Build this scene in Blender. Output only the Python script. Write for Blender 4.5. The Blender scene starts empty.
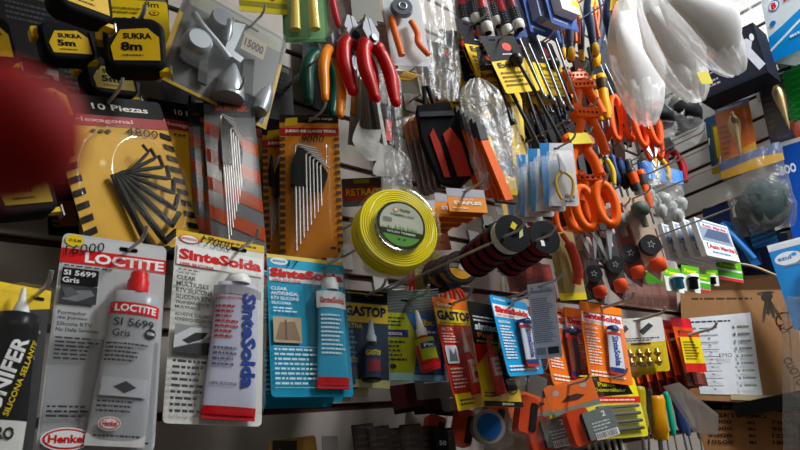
import bpy, math, random
from mathutils import Vector, Matrix, noise
R_ = random.Random(7)
COL = bpy.context.scene.collection
PI = math.pi
# ------------------------------------------------------------------ camera model
F = 690.0
def unit(v): return Vector(v).normalized()
_ex = unit((730, 140, F)); _ey = Vector(unit((-727, 391, F))); _ey = (_ey - _ex*_ey.dot(_ex)).normalized(); _ez = _ex.cross(_ey)
RC = Matrix((_ex, _ey, _ez))            # camera (right, down, forward) -> world
CAM = Vector((0, 0, 1.45))
D1 = 0.80                                # hook wall: plane y = D1
X1 = 2.10                                # far slat wall: plane x = X1
def ray(px, py): return RC @ Vector((px-400, py-225, F))
def proj(P):
    c = RC.transposed() @ (Vector(P)-CAM)
    return Vector((400+F*c[0]/c[2], 225+F*c[1]/c[2]))
def on_left(px, py, out=0.0):
    d = ray(px, py); return CAM + d*((D1-out)/d[1])
def on_right(px, py, out=0.0):
    d = ray(px, py); return CAM + d*((X1-out)/d[0])
def on(px, py, out, wall='L'): return on_left(px, py, out) if wall == 'L' else on_right(px, py, out)
# ------------------------------------------------------------------ materials
_mats = {}
def lin(h):
    h = h.lstrip('#'); o = []
    for i in (0, 2, 4):
        c = int(h[i:i+2], 16)/255; o.append(c/12.92 if c <= .04045 else ((c+.055)/1.055)**2.4)
    return o+[1]
def C(h, r=.5, m=0.0, bump=0.0):
    k = (h, r, m, bump)
    if k in _mats: return _mats[k]
    M = bpy.data.materials.new('surface_'+h.lstrip('#')); M.use_nodes = True
    nt = M.node_tree; b = nt.nodes['Principled BSDF']
    b.inputs['Roughness'].default_value = r if m > .3 or r < .36 else min(.9, r+.12); b.inputs['Metallic'].default_value = m
    tc = nt.nodes.new('ShaderNodeTexCoord'); n = nt.nodes.new('ShaderNodeTexNoise'); n.inputs['Scale'].default_value = 60
    n.inputs['Detail'].default_value = 2
    nt.links.new(tc.outputs['Object'], n.inputs['Vector'])
    mx = nt.nodes.new('ShaderNodeMix'); mx.data_type = 'RGBA'
    c = lin(h); l_ = .3*c[0]+.59*c[1]+.11*c[2]; c = [min(1, max(0, l_+(x-l_)*1.08)) for x in c[:3]]
    b.inputs['Specular IOR Level'].default_value = .5 if m > .3 else (.06 if l_ < .02 else .2)
    mx.inputs['A'].default_value = [x*.9 for x in c[:3]]+[1]; mx.inputs['B'].default_value = [min(1, x*1.06) for x in c[:3]]+[1]
    nt.links.new(n.outputs['Fac'], mx.inputs['Factor']); nt.links.new(mx.outputs['Result'], b.inputs['Base Color'])
    if bump:
        bp = nt.nodes.new('ShaderNodeBump'); bp.inputs['Strength'].default_value = bump; bp.inputs['Distance'].default_value = .002
        nt.links.new(n.outputs['Fac'], bp.inputs['Height']); nt.links.new(bp.outputs['Normal'], b.inputs['Normal'])
    _mats[k] = M; return M
def clear(name='clear_plastic', tint='#ffffff', milk=.012, spec=.035, rough=.1, milkcol='#d8dad8', bump=0.0):
    k = (name,)
    if k in _mats: return _mats[k]
    M = bpy.data.materials.new(name); M.use_nodes = True; nt = M.node_tree
    for n in list(nt.nodes): nt.nodes.remove(n)
    out = nt.nodes.new('ShaderNodeOutputMaterial'); tr = nt.nodes.new('ShaderNodeBsdfTransparent'); tr.inputs[0].default_value = lin(tint)
    gl = nt.nodes.new('ShaderNodeBsdfGlossy'); gl.inputs['Roughness'].default_value = rough
    di = nt.nodes.new('ShaderNodeBsdfDiffuse'); di.inputs[0].default_value = lin(milkcol)
    tl = nt.nodes.new('ShaderNodeBsdfTranslucent'); tl.inputs[0].default_value = lin(milkcol)
    lw = nt.nodes.new('ShaderNodeLayerWeight'); lw.inputs['Blend'].default_value = .25
    ma = nt.nodes.new('ShaderNodeMath'); ma.operation = 'MULTIPLY_ADD'; ma.inputs[1].default_value = .4; ma.inputs[2].default_value = spec
    pw = nt.nodes.new('ShaderNodeMath'); pw.operation = 'POWER'; pw.inputs[1].default_value = 2.5
    nt.links.new(lw.outputs['Facing'], pw.inputs[0]); nt.links.new(pw.outputs[0], ma.inputs[0])
    mm = nt.nodes.new('ShaderNodeMixShader'); mm.inputs[0].default_value = .45
    nt.links.new(di.outputs[0], mm.inputs[1]); nt.links.new(tl.outputs[0], mm.inputs[2])
    m1 = nt.nodes.new('ShaderNodeMixShader'); m2 = nt.nodes.new('ShaderNodeMixShader'); m1.inputs[0].default_value = milk
    nt.links.new(tr.outputs[0], m1.inputs[1]); nt.links.new(mm.outputs[0], m1.inputs[2])
    nt.links.new(ma.outputs[0], m2.inputs[0]); nt.links.new(m1.outputs[0], m2.inputs[1]); nt.links.new(gl.outputs[0], m2.inputs[2])
    nt.links.new(m2.outputs[0], out.inputs[0])
    if bump:
        tc = nt.nodes.new('ShaderNodeTexCoord'); n = nt.nodes.new('ShaderNodeTexNoise'); n.inputs['Scale'].default_value = 25
        n.inputs['Detail'].default_value = 3; n.inputs['Distortion'].default_value = 1.5
        nt.links.new(tc.outputs['Object'], n.inputs['Vector'])
        bp = nt.nodes.new('ShaderNodeBump'); bp.inputs['Strength'].default_value = bump; bp.inputs['Distance'].default_value = .01
        nt.links.new(n.outputs['Fac'], bp.inputs['Height'])
        for s in (gl, di): nt.links.new(bp.outputs['Normal'], s.inputs['Normal'])
    _mats[k] = M; return M
CLR = clear()
BAG = clear('clear_bag', milk=.14, spec=.045, rough=.34, bump=.5)
MILKBAG = clear('milky_bag', milk=.52, spec=.04, rough=.3, bump=.4, milkcol='#ffffff')
DULLBAG = clear('dull_bag', milk=.22, spec=.03, rough=.35, bump=.6, milkcol='#9a9a94')
WHITE = C('#e4e4e0', .45); BLACK = C('#121212', .45); INK = C('#1c1c22', .6); STEEL = C('#94969a', .38, .9); DSTEEL = C('#4a4c50', .35, .9)
CHROME = C('#d8dadc', .16, 1.0); RUB = C('#18191a', .6); YEL = C('#e8bc10', .45); RED = C('#c01818', .4); ORG = C('#ff6a14', .4); GREYC = C('#8d8f92', .5)
HOOKM = C('#b4b4b0', .35, .5); HOOKD = C('#2a2a2c', .4, .6)
# ------------------------------------------------------------------ mesh builder
_txt = {}
def text_geo(s, bold=.0):
    k = (s, bold)
    if k in _txt: return _txt[k]
    cu = bpy.data.curves.new('t', 'FONT'); cu.body = s; cu.resolution_u = 2; cu.offset = bold; cu.size = 1
    o = bpy.data.objects.new('t', cu); COL.objects.link(o)
    bpy.context.view_layer.update()
    me = bpy.data.meshes.new_from_object(o.evaluated_get(bpy.context.evaluated_depsgraph_get()))
    V = [tuple(v.co) for v in me.vertices]; Fc = [tuple(p.vertices) for p in me.polygons]
    bpy.data.objects.remove(o); bpy.data.curves.remove(cu); bpy.data.meshes.remove(me)
    if not V: _txt[k] = ([], []); return _txt[k]
    x0 = min(v[0] for v in V); x1 = max(v[0] for v in V); y0 = min(v[1] for v in V); y1 = max(v[1] for v in V)
    V = [((v[0]-x0)/(x1-x0), (v[1]-y0)/(y1-y0)) for v in V]
    _txt[k] = (V, Fc); return _txt[k]
def rr(x0, z0, x1, z1, r, n=4):
    x0, x1 = min(x0, x1), max(x0, x1); z0, z1 = min(z0, z1), max(z0, z1)
    r = max(min(r, (x1-x0)/2.01, (z1-z0)/2.01), 1e-5); P = []
    for cx, cz, a in ((x1-r, z1-r, 0), (x0+r, z1-r, 90), (x0+r, z0+r, 180), (x1-r, z0+r, 270)):
        for i in range(n+1):
            t = math.radians(a+90*i/n); P.append((cx+r*math.cos(t), cz+r*math.sin(t)))
    return P
def circ(cx, cz, rx, rz=None, n=20, a=0):
    rz = rz or rx; ca, sa = math.cos(a), math.sin(a); P = []
    for i in range(n):
        t = 2*PI*i/n; x, z = rx*math.cos(t), rz*math.sin(t); P.append((cx+x*ca-z*sa, cz+x*sa+z*ca))
    return P
class MB:
    def __init__(s): s.v = []; s.f = []; s.mi = []; s.m = []; s.sm = []
    def add(s, V, Fc, m, smooth=False):
        if m not in s.m: s.m.append(m)
        i = s.m.index(m); b = len(s.v); s.v += [tuple(v) for v in V]
        for f in Fc: s.f.append(tuple(b+j for j in f)); s.mi.append(i); s.sm.append(smooth)
        return s
    def prism(s, poly, y0, y1, m, smooth=False):
        n = len(poly); V = [(x, y0, z) for x, z in poly]+[(x, y1, z) for x, z in poly]
        area = sum(poly[i][0]*poly[(i+1) % n][1]-poly[(i+1) % n][0]*poly[i][1] for i in range(n))
        Fc = [tuple(range(n)), tuple(range(2*n-1, n-1, -1))]+[(i, n+i, n+(i+1) % n, (i+1) % n) for i in range(n)]
        if (area < 0) != (y1 < y0): Fc = [f[::-1] for f in Fc]
        return s.add(V, Fc, m)
    def loft(s, rings, m, smooth=True, cap=(True, True)):
        n = len(rings[0]); V = [p for r in rings for p in r]; Fc = []
        for k in range(len(rings)-1):
            for i in range(n): Fc.append((k*n+i, k*n+(i+1) % n, (k+1)*n+(i+1) % n, (k+1)*n+i))
        s.add(V, Fc, m, smooth)
        if cap[0]: s.add(rings[0], [tuple(range(n))[::-1]], m)
        if cap[1]: s.add(rings[-1], [tuple(range(n))], m)
        return s
    def flat(s, poly, y, m):
        n = len(poly)
        area = sum(poly[i][0]*poly[(i+1) % n][1]-poly[(i+1) % n][0]*poly[i][1] for i in range(n))
        f = tuple(range(n)) if area > 0 else tuple(range(n))[::-1]
        return s.add([(x, y, z) for x, z in poly], [f], m)
    def box(s, x0, y0, z0, x1, y1, z1, m): return s.prism([(x0, z0), (x1, z0), (x1, z1), (x0, z1)], y0, y1, m)
    def sweep(s, pts, rad, m, n=8, sy=1.0, smooth=True):
        P = [Vector(p) for p in pts]; N = len(P)
        if not isinstance(rad, (list, tuple)): rad = [rad]*N
        t0 = (P[1]-P[0]).normalized(); up = Vector((0, 1, 0)) if abs(t0.y) < .9 else Vector((1, 0, 0))
        rings = []
        for i in range(N):
            t = (P[min(i+1, N-1)]-P[max(i-1, 0)]).normalized()
            up = (up-t*up.dot(t)).normalized(); sd = t.cross(up)
            rings.append([tuple(P[i]+sd*(rad[i]*math.cos(2*PI*j/n))+up*(rad[i]*sy*math.sin(2*PI*j/n))) for j in range(n)])
        return s.loft(rings, m, smooth)
    def lathe(s, prof, o, d, m, n=18, sx=1.0, smooth=True):
        o = Vector(o); d = Vector(d).normalized(); a = Vector((0, 1, 0)) if abs(d.y) < .9 else Vector((0, 0, 1))
        a = (a-d*a.dot(d)).normalized(); b = d.cross(a)
        rings = [[tuple(o+d*t+(a*sx*math.cos(2*PI*j/n)+b*math.sin(2*PI*j/n))*max(r, 1e-5)) for j in range(n)] for r, t in prof]
        return s.loft(rings, m, smooth)
    def text(s, t, cx, cz, w, h, y, m, rot=0, bold=0.02, shear=0):
        V, Fc = text_geo(t, bold); ca, sa = math.cos(rot), math.sin(rot); Q = []
        for a, b in V:
            x, z = (a-.5)*w+shear*(b-.5)*h, (b-.5)*h; Q.append((cx+x*ca-z*sa, y, cz+x*sa+z*ca))
        return s.add(Q, Fc, m)
    def torus(s, c, ax, R, r, m, n=24, k=8, sz=1.0):
        ax = Vector(ax).normalized(); a = Vector((0, 0, 1)) if abs(ax.z) < .9 else Vector((1, 0, 0)); a = (a-ax*a.dot(ax)).normalized(); b = ax.cross(a); c = Vector(c)
        V = []; Fc = []
        for i in range(n):
            u = 2*PI*i/n; d = a*math.cos(u)*sz+b*math.sin(u); e = (a*math.cos(u)+b*math.sin(u))
            for j in range(k):
                w = 2*PI*j/k; V.append(tuple(c+d*R+e*(r*math.cos(w))+ax*(r*math.sin(w))))
                Fc.append((i*k+j, ((i+1) % n)*k+j, ((i+1) % n)*k+(j+1) % k, i*k+(j+1) % k))
        return s.add(V, Fc, m, True)
    def build(s, name, parent=None):
        me = bpy.data.meshes.new(name); me.from_pydata(s.v, [], s.f)
        for m in s.m: me.materials.append(m)
        me.polygons.foreach_set('material_index', s.mi); me.polygons.foreach_set('use_smooth', s.sm); me.update()
        o = bpy.data.objects.new(name, me); COL.objects.link(o); o.parent = parent
        return o
# ------------------------------------------------------------------ things
def tag(o, label, cat, group=None, kind=None):
    o['label'] = label; o['category'] = cat
    if group: o['group'] = group
    if kind: o['kind'] = kind
    return o
def thing(name, label, cat, P=None, group=None):
    o = bpy.data.objects.new(name, None); COL.objects.link(o); o.empty_display_size = .02
    if P is not None: o.matrix_world = P.M
    return tag(o, label, cat, group)
def solo(mb, name, label, cat, P=None, group=None):
    o = mb.build(name)
    if P is not None: o.matrix_world = P.M
    return tag(o, label, cat, group)
def struct(mb, name, parent=None):
    o = mb.build(name, parent)
    if parent is None: o['kind'] = 'structure'
    return o
class Place: pass
def place(top, bot, w, out=.15, wall='L', yaw=None, sl=None, pitch=0):
    """real-world pose of a hanging object: hangs 'out' metres off its wall, turned by yaw on its hook"""
    A = on(top[0], top[1], out, wall)
    mid = ((top[0]+bot[0])/2, (top[1]+bot[1])/2); base = 0 if wall == 'L' else -PI/2
    def solve(th):
        Rz = Matrix.Rotation(base+math.radians(th), 3, 'Z') @ Matrix.Rotation(math.radians(pitch), 3, 'X')
        n = Rz @ Vector((0, 1, 0)); d = ray(*bot); t = (A-CAM).dot(n)/d.dot(n)
        B = CAM+d*t; Z = (A-B); h = Z.length; Z.normalize(); X = n.cross(Z)
        Cc = (A+B)/2; p0 = proj(Cc); p1 = proj(Cc+X*.01); g = p1-p0
        return n, Z, X, h, g, B, t
    if yaw is None and sl is None:
        d = ray(*mid); full = -math.degrees(math.atan2(d[0], d[1])) if wall == 'L' else math.degrees(math.atan2(d[1], d[0]))
        yaw = full*.45
    if sl is not None:
        best = None
        for k in range(-75, 76):
            n, Z, X, h, g, B, t = solve(k)
            if g.x <= 0 or t <= 0 or h > 1.2: continue
            c = abs(g.y/g.x-sl)+abs(k+20 if wall == 'L' else k-15)*.0012
            if best is None or c < best[0]: best = (c, k)
        yaw = best[1] if best else 0
    n, Z, X, h, g, B, t = solve(yaw)
    P = Place(); P.w = w/(g.length/.01); P.h = h; P.yaw = yaw; P.A = A; P.out = out; P.wall = wall
    M = Matrix.Identity(4)
    for i in range(3): M[i][0] = X[i]; M[i][1] = n[i]; M[i][2] = Z[i]; M[i][3] = A[i]
    P.M = M; global EYE, KF; EYE = M.inverted() @ CAM
    KF = min(1.0, (g.length/.01)/(F/(RC.transposed() @ ((A+B)/2-CAM))[2])); P.k = KF; return P
EYE = Vector((0, -1, 0)); KF = 1.0
def par(x, z, d):
    """where a content standing d in front of its card sits, given where it is seen against the card"""
    k = d/max(abs(EYE.y), .2); return x+(EYE.x-x)*k, z+(EYE.z-z)*k
def pose(px, py, out, wall='L', yaw=0, roll=0, pitch=0, scale=None):
    P = Place(); A = on(px, py, out, wall); base = 0 if wall == 'L' else -PI/2
    P.M = Matrix.Translation(A) @ Matrix.Rotation(base+math.radians(yaw), 4, 'Z') @ Matrix.Rotation(math.radians(pitch), 4, 'X') @ Matrix.Rotation(math.radians(roll), 4, 'Y')
    P.A = A; P.out = out; P.wall = wall; P.yaw = yaw; return P
def shift(P, back=0, dx=0, dz=0, roll=0):
    Q = Place(); Q.__dict__.update(P.__dict__)
    v = Vector((dx, back, dz)) if P.wall == 'L' else Vector((back, -dx, dz))
    Q.M = Matrix.Translation(v) @ P.M @ Matrix.Rotation(math.radians(roll), 4, 'Y'); Q.out = P.out-back; return Q
def kids(o): return [c for c in bpy.data.objects if c.parent == o]
def copy_tree(o, parent=None):
    c = o.copy(); COL.objects.link(c); c.parent = parent
    for ch in kids(o): copy_tree(ch, c)
    return c
ORD = ['second', 'third', 'fourth', 'fifth', 'sixth', 'seventh', 'eighth', 'ninth', 'tenth', 'eleventh', 'twelfth']
def stack(o, P, n, gap, lab, group, dx=0, dz=0, jit=2.0):
    """n further copies of a hanging thing, each further back along the same hook"""
    o['group'] = group
    for k in range(n):
        c = copy_tree(o); c.matrix_world = shift(P, gap*(k+1), dx*(k+1), dz*(k+1), R_.uniform(-jit, jit)).M
        c['label'] = lab+', '+ORD[k]+' from the front of its hook'; c['group'] = group
def hook(P, lab, v=.05, u=0, tip=.03, mat=None, r=.0019, up=.006):
    """straight wire hook from the wall through the hang hole of the thing placed at P"""
    A = P.M @ Vector((u, 0, -v*P.h)) if hasattr(P, 'h') else P.A
    d = Vector((0, 1, 0)) if P.wall == 'L' else Vector((1, 0, 0))
    L = (D1-A.y) if P.wall == 'L' else (X1-A.x)
    q = [d*(L-.001), d*(L*.5), d*0, -d*tip, -d*(tip+.008)+Vector((0, 0, .004)), -d*(tip+.012)+Vector((0, 0, up+.004))]
    mb = MB(); mb.sweep([tuple(p) for p in q], r, mat or HOOKM, 7)
    w = Vector((1, 0, 0)) if P.wall == 'L' else Vector((0, 1, 0))
    B = d*(L-.004); e = .016
    V = [tuple(B+w*(a*e)+Vector((0, 0, b*.022))+d*c) for c in (0, .003) for a, b in ((-1, -1), (1, -1), (1, 1), (-1, 1))]
    mb.add(V, [(0, 1, 2, 3), (7, 6, 5, 4), (0, 4, 5, 1), (1, 5, 6, 2), (2, 6, 7, 3), (3, 7, 4, 0)], mat or HOOKM)
    o = mb.build('display_hook'); o.location = A
    return tag(o, 'wire hook for '+lab, 'hook', 'wire hooks along the slat walls')
def card(P, name, label, cat, base, cmds, slot=(.5, .05), t=.0008, group=None, rad=.05, round_=None, back='#9a9a98'):
    """backing card with its printed face; u,v run 0..1 over the card, v downwards"""
    o = thing(name, label, cat, P, group); W, H = P.w, P.h
    mb = MB(); mb.prism(rr(-W/2, -H, W/2, 0, rad*W), 0, t, C(base, .4)); 
    mb.flat(rr(-W/2+.0003, -H, W/2-.0003, 0, rad*W)[::-1], t+.0001, C(back, .6)) if 0 else None
    mb.build('backing_card', o)
    if cmds or slot:
        mp = MB(); art(mp, W, H, cmds)
        if slot: mp.flat(rr(W*(slot[0]-.5)-.09*W, -H*slot[1]-.011*H, W*(slot[0]-.5)+.09*W, -H*slot[1]+.011*H, .01*H), -.0006, C('#0c0c0c', .8))
        mp.build('printed_face', o)
    return o
def art(mb, W, H, cmds, y0=0.0, step=.00022, curved=False):
    X = lambda u: (u-.5)*W
    Z = lambda v: -v*H
    y = y0
    for c in cmds:
        y -= step; k = c[0]
        if curved and k == 'r':
            m = C(c[5], .4); N = 10
            for i in range(N):
                a, b = X(c[1]+(c[3]-c[1])*i/N), X(c[1]+(c[3]-c[1])*(i+1)/N); mb.flat([(a, Z(c[4])), (b, Z(c[4])), (b, Z(c[2])), (a, Z(c[2]))], y, m)
        elif curved and k == 'c':
            q = circ(X(c[1]), Z(c[2]), c[3]*W, (c[5] if len(c) > 5 else c[3])*W); m = C(c[4], .4)
            for i in range(len(q)): mb.flat([(X(c[1]), Z(c[2])), q[i], q[(i+1) % len(q)]], y, m)
        elif k == 'r': mb.flat(rr(X(c[1]), Z(c[4]), X(c[3]), Z(c[2]), (c[6] if len(c) > 6 else 0)*W), y, C(c[5], .4))
        elif k == 'p': mb.flat([(X(a), Z(b)) for a, b in c[1]], y, C(c[2], .4))
        elif k == 'c': mb.flat(circ(X(c[1]), Z(c[2]), c[3]*W, (c[5] if len(c) > 5 else c[3])*W), y, C(c[4], .4))
        elif k == 't':   # text, u centre, v centre, width, height (card heights), colour, rot, bold, shear
            rot = math.radians(c[7]) if len(c) > 7 else 0; bold = c[8] if len(c) > 8 else .02; sh = c[9] if len(c) > 9 else 0
            sw = abs(c[7]) > 45 if len(c) > 7 else False
            mb.text(c[1], X(c[2]), Z(c[3]), c[4]*(H if sw else W), c[5]*(W if sw else H), y, C(c[6], .5), rot, bold, sh)
        elif k == 'l':   # fine print: u0, v0, u1, v1, lines, colour
            _, u0, v0, u1, v1, n, colr = c; rg = random.Random(int(u0*100+v0*1000)+n)
            for i in range(n):
                vv = v0+(v1-v0)*(i+.5)/n; u = u0; e = u1-(u1-u0)*rg.uniform(0, .35)
                while u < e:
                    l = rg.uniform(.02, .09); hh = (v1-v0)/n*.22
                    mb.flat([(X(u), Z(vv+hh)), (X(min(u+l, e)), Z(vv+hh)), (X(min(u+l, e)), Z(vv-hh)), (X(u), Z(vv-hh))], y, C(colr, .5)); u += l+.015
        elif k == 'z':   # zigzag / diagonal hatching strip: u0,v0,u1,v1,n,colour,slant
            _, u0, v0, u1, v1, n, colr, sl = c; dv = (v1-v0)/n
            for i in range(n):
                a = v0+dv*i; mb.flat([(X(u0), Z(a)), (X(u1), Z(a+sl*dv)), (X(u1), Z(a+sl*dv+dv*.5)), (X(u0), Z(a+dv*.5))], y, C(colr, .4))
        elif k == 'b':   # barcode
            _, u0, v0, u1, v1 = c; mb.flat([(X(u0), Z(v1)), (X(u1), Z(v1)), (X(u1), Z(v0)), (X(u0), Z(v0))], y, C('#e8e8e8', .5)); u = u0+.01
            rg = random.Random(3)
            while u < u1-.02:
                w = rg.choice((.006, .012)); mb.flat([(X(u), Z(v1-.01)), (X(u+w), Z(v1-.01)), (X(u+w), Z(v0+.01)), (X(u), Z(v0+.01))], y-.0001, C('#151515', .5)); u += w+rg.choice((.007, .014))
def blister(o, W, H, u0, v0, u1, v1, d, r=.1, taper=.12, m=None, name='blister', flange=True):
    x0, x1, z0, z1 = (u0-.5)*W, (u1-.5)*W, -v1*H, -v0*H; s = min(x1-x0, z1-z0); mb = MB(); rings = []
    for k, (ins, y) in enumerate(((0, 0), (taper*.25, .55), (taper*.6, .88), (taper*1.2, 1.0))):
        i = ins*s; rings.append([(x, -.001-y*d, z) for x, z in rr(x0+i, z0+i, x1-i, z1-i, max(r*s-i*.5, .001), 5)])
    mb.loft(rings, m or CLR, True, (False, True))
    if flange: mb.flat(rr(x0-.05*s, z0-.05*s, x1+.05*s, z1+.05*s, r*s), -.0022, m or CLR)
    return mb.build(name, o)
def bagmesh(w, h, d, m, seed=0, nx=16, nz=22, neck=.35, folds=5, amp=.25, bottom=.8, skew=0, fill=.5, pear=False):
    """crumpled plastic bag hanging from z=0 down to -h"""
    mb = MB(); V = []; Fc = []; d *= KF
    def prof(v):
        if pear: return neck+(math.sin(PI*min(1, max(0, (v-.12)/.90)))**.55)*(1-neck) if v > .12 else neck
        if v < .18: return neck+(1-neck)*math.sin(v/.18*PI/2)
        return 1-(1-bottom)*max(0, (v-.75)/.25)**2
    for side in (-1, 1):
        for j in range(nz+1):
            v = j/nz; wv = w/2*prof(v); dv = d/2*math.sin(PI*min(1, max(0, (v+.02)/1.04)))**fill
            for i in range(nx+1):
                u = i/nx*2-1; e = (1-u*u)**.5 if abs(u) < 1 else 0
                rn = noise.noise(Vector((u*folds, v*3+seed*7.1, side*3+seed)))
                r2 = 1-abs(noise.noise(Vector((u*folds*1.7+seed, v*4.3, side*5))))*2
                y = side*dv*e+side*amp*d*(.5*rn+.35*r2-.15)*min(1, e*1.5)
                x = u*wv*(1+.08*noise.noise(Vector((v*6, seed, side*.0))))+skew*v*w
                V.append((x, y, -h*v+.02*h*noise.noise(Vector((u*3, v*5, seed+side)))*e))
    n1 = (nx+1)*(nz+1)
    for s in (0, 1):
        for j in range(nz):
            for i in range(nx):
                a = s*n1+j*(nx+1)+i; q = (a, a+1, a+nx+2, a+nx+1); Fc.append(q[::-1] if s == 0 else q)
    mb.add(V, Fc, m, True); return mb
# ------------------------------------------------------------------ the setting
def slat(name, axis, lo, hi, z0s, unit_, zmin, zmax, plane, face, col):
    mb = MB(); wm = C(col, .5); gm = C('#3a1c16', .6)
    g = .011; zz = z0s-math.ceil((z0s-zmin)/unit_)*unit_
    def bx(a0, a1, p0, p1, z0, z1, m):
        if axis == 'x': mb.box(a0, p0, z0, a1, p1, z1, m)
        else: mb.prism([(p0, z0), (p1, z0), (p1, z1), (p0, z1)], a0, a1, m)
    bx(lo, hi, plane+face*.006, plane+face*.02, zmin, zmax, gm)
    while zz < zmax:
        a, b = max(zz+g/2, zmin), min(zz+unit_-g/2, zmax)
        if b > a: bx(lo, hi, plane, plane+face*.0065, a, b, wm)
        zz += unit_
    return struct(mb, name)
zA, zB = on_left(265, 411).z, on_left(265, 267).z
LU = (zB-zA)/2
slat('wall_left', 'x', -1.2, 1.98, zA, LU, 0, 3.2, D1, 1, '#9c948c')
zR = on_right(700, 123).z; RU = (on_right(700, 123).z-on_right(700, 190).z)/3
slat('wall_right', 'y', -2.6, 1.05, zR, RU, 0, 3.2, X1, 1, '#d6d8d6')
mb = MB(); mb.box(1.98, D1, 0, 2.0, 1.05, 3.2, C('#b8b2aa', .6)); mb.box(1.98, 1.05, 0, 2.12, 1.07, 3.2, C('#b8b2aa', .6)); struct(mb, 'wall_corner')
mb = MB(); mb.box(-1.22, -2.62, 0, -1.2, D1, 3.2, C('#a8a29a', .7)); struct(mb, 'wall_side')
mb = MB(); mb.box(-1.22, -2.64, 0, 2.12, -2.62, 3.2, C('#a8a29a', .7)); struct(mb, 'wall_back')
mb = MB(); mb.box(-1.22, -2.64, -.03, 2.12, 1.07, 0, C('#6a5f55', .5)); struct(mb, 'floor')
mb = MB(); mb.box(-1.22, -2.64, 3.2, 2.12, 1.07, 3.23, C('#d8d8d4', .8)); struct(mb, 'ceiling')

# ------------------------------------------------------------------ shared package contents
def local(o, x, y, z, rot=0):
    o.matrix_local = Matrix.Translation((x, y, z)) @ Matrix.Rotation(math.radians(rot), 4, 'Y'); return o
def conform(mb, fn, k0=0):
    mb.v = [(x, y-fn(x, z), z) for x, y, z in mb.v]
def tube(holder, x, z, w, h, capc, body, cmds, rot=0, cap_h=.14, cap_w=.36, y=-.004, deep=.30, nozzle=None, crimp='#d0d0d0'):
    mb = MB(); B = C(body, .25); cz = -cap_h*h; deep *= KF
    def ry(v): return w*deep*(1-v)**.7*.5+.0012
    def rx(v): return w*(.40+.10*min(1, v*1.2))
    rings = []
    for k in range(10):
        v = k/9; a, b = rx(v), ry(v)
        rings.append([(a*math.cos(t*PI/10), -b-.0005+b*math.sin(t*PI/10), cz-(h+cz)*v) for t in range(20)])
    sh = [(p[0]*.45, p[1]*.6-ry(0)*.4, cz+.01*h) for p in rings[0]]
    mb.loft([sh]+rings, B)
    mb.box(-w*.5, -.003, -h-.004, w*.5, -.0005, -h+.006, C(crimp, .4))
    o = mb.build('tube', holder); gx, gz = par(x, z-h/2, w*deep*.5); local(o, gx, y, gz+h/2, rot)
    mc = MB(); yy = -ry(0); cr = w*cap_w/2
    prof = [(cr*.8, 0), (cr*.85, cap_h*h*.3), (cr, cap_h*h*.4), (cr, cap_h*h)] if not nozzle else [(cr*.22, 0), (cr*.45, cap_h*h*.55), (cr*.6, cap_h*h*.6), (cr, cap_h*h)]
    mc.lathe(prof, (0, yy, 0), (0, 0, -1), C(capc, .35), 16); mc.build('cap', o)
    mp = MB(); art(mp, w, h+cz, cmds, curved=True)
    L = h+cz
    def fn(px, pz):
        v = max(0, min(1, -pz/L)); a, b = rx(v), ry(v); return b+.0008+b*math.sqrt(max(0, 1-(px/a)**2))
    conform(mp, fn); mp.v = [(a, b, c+cz) for a, b, c in mp.v]
    if cmds: mp.build('label_print', o)
    return o
def bottle(holder, x, z, r, h, capc, body, cmds=(), tip='#e8e8e8', rot=0, y=None, tiph=.38, foot=None):
    r *= KF; y = -r*1.05 if y is None else y
    mb = MB(); B = C(body, .3); t = tiph*h
    mb.lathe([(r*.35, 0), (r*.5, .02*h), (r*.95, .1*h), (r, .16*h), (r, (h-t)*.97), (r*.9, h-t)], (0, 0, -t), (0, 0, -1), B, 18)
    o = mb.build('bottle', holder); gx, gz = par(x, z-h/2, r*1.3); local(o, gx, y, gz+h/2, rot)
    mc = MB(); mc.lathe([(r*.12, 0), (r*.2, t*.1), (r*.42, t*.7), (r*.55, t*.72), (r*.55, t)], (0, 0, 0), (0, 0, -1), C(tip, .35), 14); mc.build('cap', o)
    if foot:
        mf = MB(); mf.lathe([(r*1.02, 0), (r*1.04, .04*h), (r*.95, .1*h)], (0, 0, -h*.91), (0, 0, -1), C(foot, .3), 18); mf.build('base', o)
    if cmds:
        mp = MB(); art(mp, 2*r, h-t, cmds, curved=True)
        conform(mp, lambda px, pz: .0006+r*math.sqrt(max(0, 1-(px/r)**2))); mp.v = [(a, b, c-t) for a, b, c in mp.v]; mp.build('label_print', o)
    return o
def price(o, W, H, s, u, v, w, h, col='#18181c', rot=0):
    mb = MB(); mb.text(s, (u-.5)*W, -v*H, w*W, h*H, -.0024, C(col, .5), math.radians(rot), 0.0, .25)
    q = mb.build('price_marking', o); q['label'] = 'price '+s+' written by hand in dark marker'; return q
def curvepts(P, n=8):
    P = [Vector(p) for p in P]; o = []
    for i in range(len(P)-1):
        a, b, c, d = P[max(i-1, 0)], P[i], P[i+1], P[min(i+2, len(P)-1)]
        for k in range(n):
            t = k/n; o.append(.5*((2*b)+(c-a)*t+(2*a-5*b+4*c-d)*t*t+(3*b-a-3*c+d)*t**3))
    o.append(P[-1]); return o

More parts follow.
